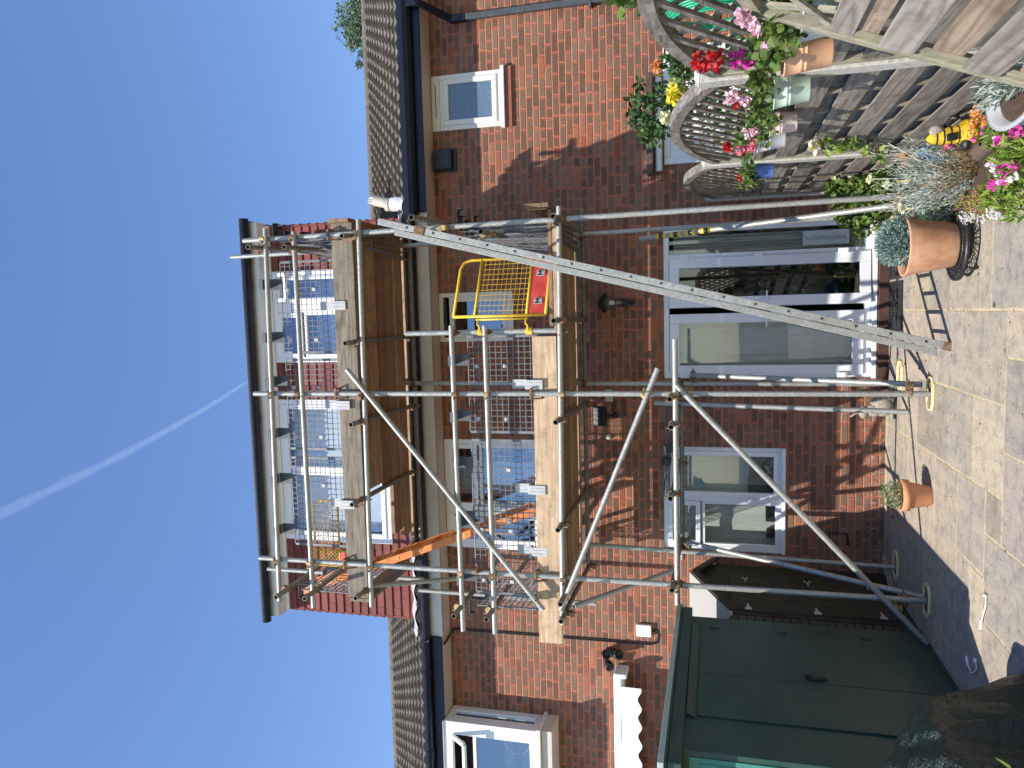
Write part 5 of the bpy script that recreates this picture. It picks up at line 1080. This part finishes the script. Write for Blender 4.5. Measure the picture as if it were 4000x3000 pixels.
for _ in range(14): p = bpc[rng.integers(len(bpc))]; bs.path([(1.0, 7.6, 0), ((1.0+p[0])/2, (7.6+p[1])/2, p[2]*.6), tuple(p)], .005, 5)
put('stems', bs, 'bark', bu)
for ix, iy in ((3255, 670), (3262, 690), (3330, 700)): blossom('flower', P(ix, iy, y=7.4), .025, 10, 'cream', bu, .035)
# silver plant
def grass_tuft(c, n, h, spread, size, asp, mat, parent, lean=(0, 0), name='leaves', kk=12):
    cs_, ds_ = [], []
    for _ in range(n):
        a = random.uniform(0, 2*math.pi); sp_ = spread*math.sqrt(random.random()); tip = Vector((c[0]+math.cos(a)*sp_+lean[0], c[1]+math.sin(a)*sp_+lean[1], c[2]+h*random.uniform(.55, 1.05))); b0_ = Vector((c[0]+math.cos(a)*sp_*.25, c[1]+math.sin(a)*sp_*.25, c[2]))
        for j in range(kk):
            f = (j+random.random())/kk; p = b0_+(tip-b0_)*f; cs_.append(tuple(p)); d_ = (tip-b0_).normalized()*1.1+Vector((random.gauss(0, .5), random.gauss(0, .5), random.gauss(0, .3))); ds_.append(tuple(d_))
    return put(name, leaves(cs_, size, asp, dirs=ds_, jit=.25), mat, parent, fix=False)
sv_ = empty('silver_shrub', 'large silvery feathery shrub spilling over the edge of the patio', 'shrub', (.95, 5.75, 0))
for (ix, iy, y_, n_, h_) in ((3840, 620, 5.9, 26, .55), (3830, 700, 5.8, 34, .58), (3800, 760, 5.9, 24, .5), (3850, 560, 6.0, 16, .45), (3790, 820, 6.0, 14, .42)):
    q = P(ix, iy, y=y_); grass_tuft((min(q.x, 1.05), y_, .02), n_, h_, .20, .042, .12, 'lf_silver', sv_, name='foliage', kk=30)
dr_ = []
q = P(3870, 640, y=5.75); grass_tuft((min(q.x, 1.05), 5.7, .0), 40, .28, .22, .05, .08, 'lf_dry', sv_, name='woody_stems', kk=12)
lf_st = MB()
for (ix, iy) in ((3210+190, 700), (3510, 860), (3480, 800), (3640, 520), (3470, 560), (3560, 840)):
    q = P(ix, iy, y=5.9); a = Vector((.85, 5.8, .05)); lf_st.path([a, a+(q-a)*.5+Vector((0, 0, .06)), q], .003, 5)
put('flower_stalks', lf_st, 'lf_silver', sv_)
for ix, iy in ((3400, 695), (3490, 850), (3465, 720), (3520, 815)): blossom('flower', P(ix, iy, y=5.9), .02, 12, 'cream', sv_, .03)
q = P(3535, 607, y=6.2); po = empty('red_flower', 'single orange-red flower above the silvery shrub', 'flower', (q.x, 6.2, 0)); put('stem', MB().path([(q.x, 6.2, 0), q], .003, 5), 'lf_ger', po); blossom('bloom', q, .04, 16, 'orange', po, .045)
# blue glove / cloth figure in the shrub
q = P(3660, 720, y=6.05); bf = MB()
for ix, iy, r_ in ((3620, 595, .05), (3650, 600, .04), (3665, 680, .05), (3640, 740, .055), (3605, 770, .05), (3580, 790, .035), (3680, 610, .045)):
    c = P(ix, iy, y=6.1); bf.ball(c, r_, 12, (1, 1, 1.3))
solo('blue_ornament', bf, 'blue', 'blue painted garden ornament half hidden in the silvery shrub', 'ornament', loc=(q.x, 6.05, 0))
q = P(3645, 712, y=5.95); solo('cut_log', MB().tube((q.x+.02, 6.05, 0), (q.x, 5.95, q.z+.04), .05, 14), speckle('cut_log', (.35, .25, .14), (.5, .38, .23), 20), 'short pale cut log among the silvery stems', 'log', loc=(q.x, 5.95, 0))
# green watering can
wc = empty('watering_can', 'dark green plastic watering can behind the large terracotta pot', 'watering can', tuple(P(3640, 830, z=0)))
c = P(3600, 825, y=6.45); M['wgreen'] = flat('dark_green_plastic', (.02, .10, .035), .3)
put('body', MB().lathe((c.x, 6.45, c.z-.16), [(0, 0), (.09, 0), (.10, .02), (.09, .17), (.06, .19), (0, .19)], 24), 'wgreen', wc)
put('handle', MB().path([(c.x-.06, 6.45, c.z-.0), (c.x-.05, 6.42, c.z+.09), (c.x+.03, 6.40, c.z+.14), (c.x+.10, 6.43, c.z+.08), (c.x+.09, 6.45, c.z-.04)], .011, 8), 'wgreen', wc)
put('spout', MB().path([(c.x-.08, 6.45, c.z-.12), (c.x-.17, 6.43, c.z-.02), (c.x-.2, 6.42, c.z+.04)], .013, 8), 'wgreen', wc)
# beige trough
c = P(3740, 800, y=6.15); bt_ = empty('beige_planter', 'beige plastic planter with a green geranium behind the black plant stand', 'planter', (c.x, 6.15, 0)); M['beige'] = flat('beige_plastic', (.60, .50, .30), .5)
tz = c.z+.05
put('trough', MB().prism([(c.x-.13, 6.05, .01), (c.x+.15, 6.05, .01), (c.x+.18, 6.03, tz), (c.x-.16, 6.03, tz)], (0, .2, 0)).box(c.x-.18, c.x+.2, 6.01, 6.26, tz, tz+.02), 'beige', bt_, bevel=.006)
potplant_leaves('leaves', (c.x, 6.1, tz+.08), (.13, .09, .07), 130, .05, 'lf_ger', bt_, .9, 6)
# big terracotta pot with blue succulent on a cast-iron stand
pc_ = P(3742, 952, z=.11); bx_, by_ = pc_.x, pc_.y+.1
ps = empty('plant_stand', 'round black cast-iron openwork plant stand under the large terracotta pot', 'plant stand', (bx_, by_, 0))
st = MB()
def ring(mb, cx, cy, z, r, t=.008, n=40): mb.path([(cx+r*math.cos(a), cy+r*math.sin(a), z) for a in np.linspace(0, 2*math.pi, n+1)], t, 8)
for r in (.235, .16, .08): ring(st, bx_, by_, .095, r, .008)
for i in range(28): a = 2*math.pi*i/28; st.bar((bx_+.08*math.cos(a), by_+.08*math.sin(a), .095), (bx_+.235*math.cos(a), by_+.235*math.sin(a), .095), .01, .008)
for i in range(14):
    a = 2*math.pi*i/14; ring(st, bx_+.198*math.cos(a), by_+.198*math.sin(a), .095, .022, .004, 12)
for r_ in (.238,):
    st.lathe((bx_, by_, .075), [(r_, 0), (r_+.008, 0), (r_+.008, .026), (r_, .026), (r_, 0)], 40)
for i in range(4): a = math.pi/4+math.pi/2*i; st.path([(bx_+.22*math.cos(a), by_+.22*math.sin(a), .085), (bx_+.25*math.cos(a), by_+.25*math.sin(a), .04), (bx_+.23*math.cos(a), by_+.23*math.sin(a), .0)], .011, 8)
put('top', st, 'castiron', ps)
bpz = .105; hgt_ = P(3528, 965, y=by_).z-bpz
tpot = empty('terracotta_pot', 'large plain terracotta pot with a blue-green succulent, on the black stand', 'plant pot', (bx_, by_, bpz))
rt_ = .205
put('pot', MB().lathe((bx_, by_, bpz), [(0, 0), (.145, 0), (.15, .01), (.188, hgt_*.75), (rt_, hgt_-.01), (rt_, hgt_), (rt_-.016, hgt_), (rt_-.02, hgt_-.05)], 48), 'terracotta', tpot)
put('soil', MB().lathe((bx_, by_, bpz), [(rt_-.018, hgt_-.045), (0, hgt_-.03)], 24), 'soil', tpot)
sp_ = cloud((bx_+.035, by_-.01, bpz+hgt_+.04), (.155, .15, .13), 2000, .5); sp_ = sp_[sp_[:, 2] > bpz+hgt_-.05]
put('succulent', leaves(sp_, .034, .30, dirs=(sp_-np.array([bx_+.03, by_, bpz+hgt_-.02]))/.15, jit=.35), 'lf_blue', tpot, fix=False)
# small terracotta pot by the wall
c = P(3648, 1948, z=0); c.y += .09
tp2 = empty('terracotta_pot', 'small orange terracotta flower pot with a grey-green herb, standing alone on the paving', 'plant pot', (c.x, c.y, 0))
hh = P(3515, 1955, y=c.y).z; hh = max(.2, min(.30, hh))
put('pot', MB().lathe(c, [(0, 0), (.075, 0), (.08, .01), (.110, hh*.72), (.112, hh*.73), (.128, hh*.73), (.132, hh), (.118, hh), (.112, hh-.03)], 40), 'terra2', tp2)
put('soil', MB().lathe(c, [(.112, hh-.03), (0, hh-.02)], 24), 'soil', tp2)
hb = cloud((c.x, c.y, hh+.02), (.11, .11, .12), 800, .3); hb = hb[hb[:, 2] > hh-.03]
put('herb', leaves(hb, .022, .4, dirs=(hb-np.array([c.x, c.y, hh-.05]))/.12, jit=.5), 'lf_thyme', tp2, fix=False)
# grey stone pot with lavender, bottom right
gp = Vector((1.0, 4.35, 0)); q = P(3960, 395, z=.40); gx_, gy_ = q.x+.08, q.y
gpz = .40; sp3 = empty('stone_planter', 'grey stone oval planter with grey-green lavender beside the leaning panel', 'planter', (gx_, gy_, 0))
put('bowl', MB().lathe((gx_, gy_, 0), [(0, 0), (.14, 0), (.16, .02), (.21, gpz-.09), (.235, gpz-.08), (.22, gpz-.06), (.245, gpz-.02), (.26, gpz), (.225, gpz), (.20, gpz-.08)], 44, sx=.75, sy=1.5), 'stonepot', sp3)
put('soil', MB().lathe((gx_, gy_, 0), [(.215, gpz-.045), (0, gpz-.03)], 24, sx=.75, sy=1.5), 'soil', sp3)
for dy, n_ in ((-.05, 26), (.14, 22), (-.2, 18)): grass_tuft((gx_+.03, gy_+dy, gpz-.04), n_, .16, .17, .055, .18, 'lf_grey', sp3, name='lavender', kk=8)
# garden ornament in a yellow coat
q = P(3800, 500, z=.08); gy = 5.35; b_ = P(3812, 512, y=gy); t_ = P(3615, 545, y=gy); b_.z = max(b_.z, .03)
gn = empty('garden_ornament', 'garden figure in a yellow hooded coat with black straps, among the flowers by the fence', 'garden ornament', (b_.x, gy, b_.z))
M['ycoat'] = speckle('wet_yellow_coat', (.52, .33, .01), (.80, .56, .02), 26, .5, bmp=1.0, dist=.02); axv = (t_-b_); HL = axv.length
put('coat', MB().lathe(b_, [(0, 0), (.075, 0), (.083, HL*.08), (.078, HL*.25), (.052, HL*.36), (.055, HL*.5), (.048, HL*.66), (.044, HL*.76), (.035, HL*.88), (.012, HL*.97), (0, HL)], 26, axis=axv), 'ycoat', gn)
an = axv.normalized()
sb = MB()
for f, r in ((.36, .056), (.52, .058), (.66, .052), (.80, .046)): sb.tube(b_+an*HL*f-an*.0035, b_+an*HL*f+an*.0035, r-.001, 22)
put('strap', sb, 'black', gn)
put('pouch', MB().bar(b_+an*HL*.42+Vector((-.02, -.056, 0)), b_+an*HL*.62+Vector((-.02, -.056, 0)), .045, .02, (0, 1, 0)), 'black', gn, bevel=.004)
put('arm', MB().path([b_+an*HL*.6+Vector((.05, 0, 0)), b_+an*HL*.5+Vector((.10, -.03, 0)), b_+an*HL*.42+Vector((.09, -.06, 0))], .018, 8), 'black', gn)
put('head', MB().ball(b_+an*HL*.80+Vector((.04, -.02, 0)), .034, 16, (1, .9, 1.25)), 'statue', gn)
put('boot', MB().ball(b_+Vector((-.07, -.02, .06)), .04, 12, (1.3, 1, .7)).ball(b_+Vector((.09, -.02, .02)), .04, 12, (1.3, 1, .7)), 'black', gn)
# bed flowers bottom right
fb = empty('phlox_clump', 'clump of magenta and white phlox with bright green leaves at the bottom right edge', 'flowers', (.62, 4.9, 0))
fc = []
for ix, iy, z_ in ((3930, 560, .12), (3960, 640, .12), (3970, 720, .12), (3930, 700, .15), (3990, 560, .2), (3980, 800, .08), (3900, 760, .06), (3940, 500, .16), (3990, 640, .2)):
    q = P(ix, iy, z=z_); fc.append(cloud(q, (.09, .10, .09), 85, .1))
fcc = np.concatenate(fc); fcc[:, 2] = np.maximum(fcc[:, 2], .01); put('leaves', leaves(fcc, .062, .28, .6), 'lf_bright', fb, fix=False)
for ix, iy, cc, r_ in ((3925, 650, 'hotpink', .035), (3960, 665, 'hotpink', .033), (3925, 705, 'hotpink', .034), (3850, 500, 'hotpink', .03), (3975, 510, 'hotpink', .03), (3880, 640, 'palepink', .02), (3895, 650, 'white', .018), (3888, 670, 'white', .018), (3960, 700, 'white', .018), (3912, 710, 'white', .015), (3880, 722, 'hotpink', .02), (3908, 668, 'hotpink', .022), (3955, 515, 'hotpink', .018), (3895, 553, 'palepink', .02), (3905, 548, 'hotpink', .018), (3930, 556, 'pink', .02), (3798, 535, 'hotpink', .018), (3712, 566, 'hotpink', .016), (3695, 580, 'coral', .014)):
    blossom('flower', P(ix, iy, z=.25 if ix > 3860 else .18), r_, 16, cc, fb, .024)
og = empty('marigolds', 'small orange marigolds between the yellow-coated figure and the stone planter', 'flowers', (.95, 4.9, 0))
oc = [P(ix, iy, z=.22) for ix, iy in ((3805, 460), (3815, 445), (3810, 480), (3835, 475), (3850, 472), (3800, 495), (3835, 420), (3812, 430))]
put('leaves', leaves(np.concatenate([cloud(p-Vector((0, 0, .05)), (.05, .06, .05), 34, .1) for p in oc]), .03, .35), 'lf_ger', og, fix=False)
for p in oc: blossom('flower', p, .022, 14, 'orange', og, .022)
sd_ = empty('sedum_mat', 'low reddish sedum with pale star flowers spilling onto the paving by the black stand', 'flowers', (.55, 5.5, 0))
sc2 = [P(ix, iy, z=.06) for ix, iy in ((3780, 830), (3800, 800), (3830, 790), (3850, 820), (3880, 810), (3890, 770), (3920, 800), (3760, 800), (3840, 760))]
put('leaves', leaves(np.concatenate([cloud(p, (.07, .08, .05), 130, .1) for p in sc2]), .02, .4), 'fl_sedum', sd_, fix=False); put('green_leaves', leaves(np.concatenate([cloud(p, (.08, .09, .05), 90, .1) for p in sc2]), .024, .4), 'lf_bright', sd_, fix=False)
for ix, iy in ((3775, 860), (3800, 845), (3760, 840), (3830, 850), (3890, 838), (3905, 850), (3870, 825)): put('flower_head', leaves(cloud(P(ix, iy, z=.10), (.035, .035, .025), 40, .1), .016, .8), 'fl_white', sd_, fix=False)
# log edging and bed soil
solo('flower_bed', MB().prism([(1.12, 3.6, .0), (.78, 4.6, .0), (.60, 5.3, .0), (.72, 6.1, .0), (.9, 7.3, .0), (1.12, 8.2, .0)], (0, 0, .03)), 'soil', 'dark planting bed along the foot of the fence', 'flower bed', kind='structure')
q = P(3890, 545, z=.05); solo('log_edging', MB().tube((q.x-.02, q.y+.30, .05), (q.x+.02, q.y-.1, .05), .055, 16), 'bark', 'weathered half log at the edge of the bed under the yellow-coated figure', 'log', loc=(q.x, q.y, 0))
# door mats
for i, (ia, ib, lab) in enumerate(((905, 1090, 'black scroll-patterned rubber mat on the right, below the door step'), (1100, 1285, 'black scroll-patterned rubber mat on the left, below the door step'))):
    xa, xb = P(3500, ib, z=0).x, P(3500, ia, z=0).x; ya, yb = P(3530, ia, z=0).y, 8.28; mm = MB().box(xa, xb, ya, yb, .002, .012)
    t = solo('door_mat', mm, 'black', lab, 'door mat', 'black door mats', loc=((xa+xb)/2, (ya+yb)/2, 0)); sm = MB()
    for _ in range(34):
        cx_, cy_ = random.uniform(xa+.05, xb-.05), random.uniform(ya+.05, yb-.05); r_ = random.uniform(.02, .045); a0_ = random.uniform(0, 6)
        sm.path([(cx_+r_*(1-f*.7)*math.cos(a0_+f*5), cy_+r_*(1-f*.7)*math.sin(a0_+f*5), .013) for f in np.linspace(0, 1, 12)], .005, 5)
    ring_ = MB().box(xa, xb, ya, ya+.02, .012, .02).box(xa, xb, yb-.02, yb, .012, .02).box(xa, xa+.02, ya+.02, yb-.02, .012, .02).box(xb-.02, xb, ya+.02, yb-.02, .012, .02); put('scrolls', sm, 'castiron', t); put('rim', ring_, 'castiron', t)
# stone animal figure under the tubes
q = P(3495, 1590, z=0); rb = empty('stone_hare', 'weathered stone hare figure sitting by the wall behind the scaffold tubes', 'garden ornament', (q.x, q.y, 0))
x_, y_ = q.x+.02, q.y
put('body', MB().ball((x_, y_, .11), .10, 20, (1.15, .8, 1.1)).ball((x_-.05, y_-.01, .19), .065, 16, (1, .9, 1.3)).ball((x_+.08, y_, .06), .06, 14, (1.2, 1, .8)).ball((x_-.09, y_-.03, .02), .035, 10, (1.6, 1, .6)).ball((x_+.09, y_-.04, .02), .035, 10, (1.7, 1, .6)), 'statue', rb)
put('head', MB().ball((x_-.07, y_-.02, .285), .05, 16, (1.3, .9, .85)).path([(x_-.05, y_, .31), (x_-.03, y_+.01, .36), (x_-.05, y_, .41)], lambda f: .014-.006*f, 8).path([(x_-.08, y_, .31), (x_-.09, y_+.01, .36), (x_-.12, y_, .40)], lambda f: .014-.006*f, 8), 'statue', rb)
# white cables on the paving
q = [P(ix, iy, z=.01) for ix, iy in ((3852, 2330), (3850, 2370), (3838, 2410), (3832, 2440))]
solo('white_cable', MB().path(q, .005, 8).path([q[0], q[0]+Vector((.0, .04, 0))], .011, 8).path([q[-1]-Vector((.03, 0, 0)), q[-1]+Vector((.03, 0, 0))], .011, 8), 'white', 'short straight white cable lying on the sunlit paving', 'cable', loc=tuple(q[0]))
q = [P(ix, iy, z=.01) for ix, iy in ((3775, 2563), (3782, 2600), (3795, 2628), (3805, 2628), (3816, 2610), (3812, 2590), (3808, 2572))]
solo('white_cable', MB().path(q, .005, 8).path([q[0], q[1]], .010, 8).path([q[-2], q[-1]], .012, 8), 'white', 'curled white cable lying on the shaded paving near the cover', 'cable', loc=tuple(q[0]))
# thin waste pipe on the wall by the shed
solo('overflow_pipe', MB().path([P(3236, 2080, y=W-.02), P(3310, 2085, y=W-.02), P(3312, 2130, y=W-.02)], .010, 8), 'black', 'thin black overflow pipe with a white band low on the shaded wall', 'pipe')
# leaf sprigs near the camera, top right of the garden side
ns = empty('near_leaves', 'few broad green leaves beside the downpipe, at the very edge of the picture', 'leaves', tuple(P(2430, 10, y=5.0)))
put('leaves', leaves(np.concatenate([cloud(P(2425, 8, y=5.0), (.04, .04, .05), 9, .1), cloud(P(2545, 12, y=5.0), (.04, .04, .05), 6, .1)]), .09, .7), 'lf_bush', ns, fix=False)
put('stem', MB().path([P(2400, -60, y=5.0), P(2440, 0, y=5.0), P(2560, 5, y=5.0)], .005, 5), 'lf_ger', ns)
fs_ = empty('seedling', 'bright green leaf blades poking up in front of the dark cover', 'plant', tuple(P(3930, 2990, y=3.6)))
put('leaves', leaves([tuple(P(3945, 3010, y=3.6)), tuple(P(3960, 3015, y=3.6)), tuple(P(4000, 3010, y=3.6))], .10, .22, dirs=[(.2, 0, 1), (.5, 0, .8), (.1, 0, 1)], jit=.1), 'lf_bright', fs_, fix=False)
# ================================================================== tree behind the right roof
te = empty('tree', 'light green tree showing above the right-hand roof ridge', 'tree', (8.2, 17.5, 0))
put('trunk', MB().path([(8.2, 17.5, 0), (8.1, 17.4, 4), (7.9, 17.4, 7), (7.7, 17.3, 9)], lambda f: .2-.13*f, 10), 'bark', te)
tc = []
for (ix, iy, r_, n_) in ((1455, 30, .95, 1900), (1440, 100, .7, 1400), (1465, 170, .6, 1100), (1415, 90, .45, 600), (1440, 215, .35, 400), (1475, 270, .3, 300), (1500, 60, .8, 1200), (1410, 75, .28, 260), (1400, 100, .2, 150), (1450, 200, .3, 350), (1485, 240, .28, 250), (1362, 150, .12, 36), (1385, 165, .1, 28), (1420, 20, .4, 400), (1480, 330, .07, 16), (1495, 360, .05, 10), (1350, 145, .04, 8)):
    q = P(ix, iy, y=17); tc.append(clumps(q, (r_, r_, r_), max(3, n_//50), 50 if n_ > 100 else max(3, n_//3), (r_*.3, r_*.3, r_*.3)))
put('crown', leaves(np.concatenate(tc), .075, .5, 0), 'lf_tree', te, fix=False)
tb = MB(); q0_ = Vector((7.7, 17.2, 7.6))
for ix, iy in ((1440, 60), (1400, 95), (1345, 148), (1470, 200), (1490, 300)): q = P(ix, iy, y=17); tb.path([q0_, (q0_+q)/2+Vector((0, 0, .1)), q], lambda f: .03-.024*f, 6)
put('branches', tb, 'bark', te)
# ================================================================== vapour trail, high in the air far beyond the houses
def trail_mat():
    m, t, b = new_mat('vapour', 1.0); t.nodes.remove(b)
    em = N(t, 'ShaderNodeBsdfDiffuse'); em.inputs[0].default_value = (.9, .92, .95, 1); tl2 = N(t, 'ShaderNodeBsdfTranslucent'); tl2.inputs[0].default_value = (.9, .92, .95, 1); ad = N(t, 'ShaderNodeAddShader'); t.links.new(em.outputs[0], ad.inputs[0]); t.links.new(tl2.outputs[0], ad.inputs[1])
    tr = N(t, 'ShaderNodeBsdfTransparent'); lw = N(t, 'ShaderNodeLayerWeight'); lw.inputs[0].default_value = .35
    nz = noise(t, coords(t), .035, 5, .65)
    f = mth(t, 'MULTIPLY', mth(t, 'POWER', mth(t, 'SUBTRACT', 1.0, lw.outputs['Facing']), 1.6), ramp(t, nz, [(.25, (.015, .015, .015)), (.8, (.085, .085, .085))]))
    mx = N(t, 'ShaderNodeMixShader'); t.links.new(f, mx.inputs[0]); t.links.new(tr.outputs[0], mx.inputs[1]); t.links.new(ad.outputs[0], mx.inputs[2]); t.links.new(mx.outputs[0], t.nodes['Material Output'].inputs[0]); return m
M['vapour'] = trail_mat(); tp_ = []
for ix, iy in [(ix_, 2008-.47*ix_-(ix_/1000)**3*70) for ix_ in range(-150, 1050, 60)]: tp_.append(P(ix, iy, y=3000))
solo('vapour_trail', MB().path(tp_, lambda f: (40-31*f**.8)*(1+.12*math.sin(f*37)+.08*math.sin(f*91)), 20), 'vapour', 'faint white aircraft vapour trail crossing the blue sky', 'vapour trail', kind='stuff')
SC.cycles.transparent_max_bounces = 16
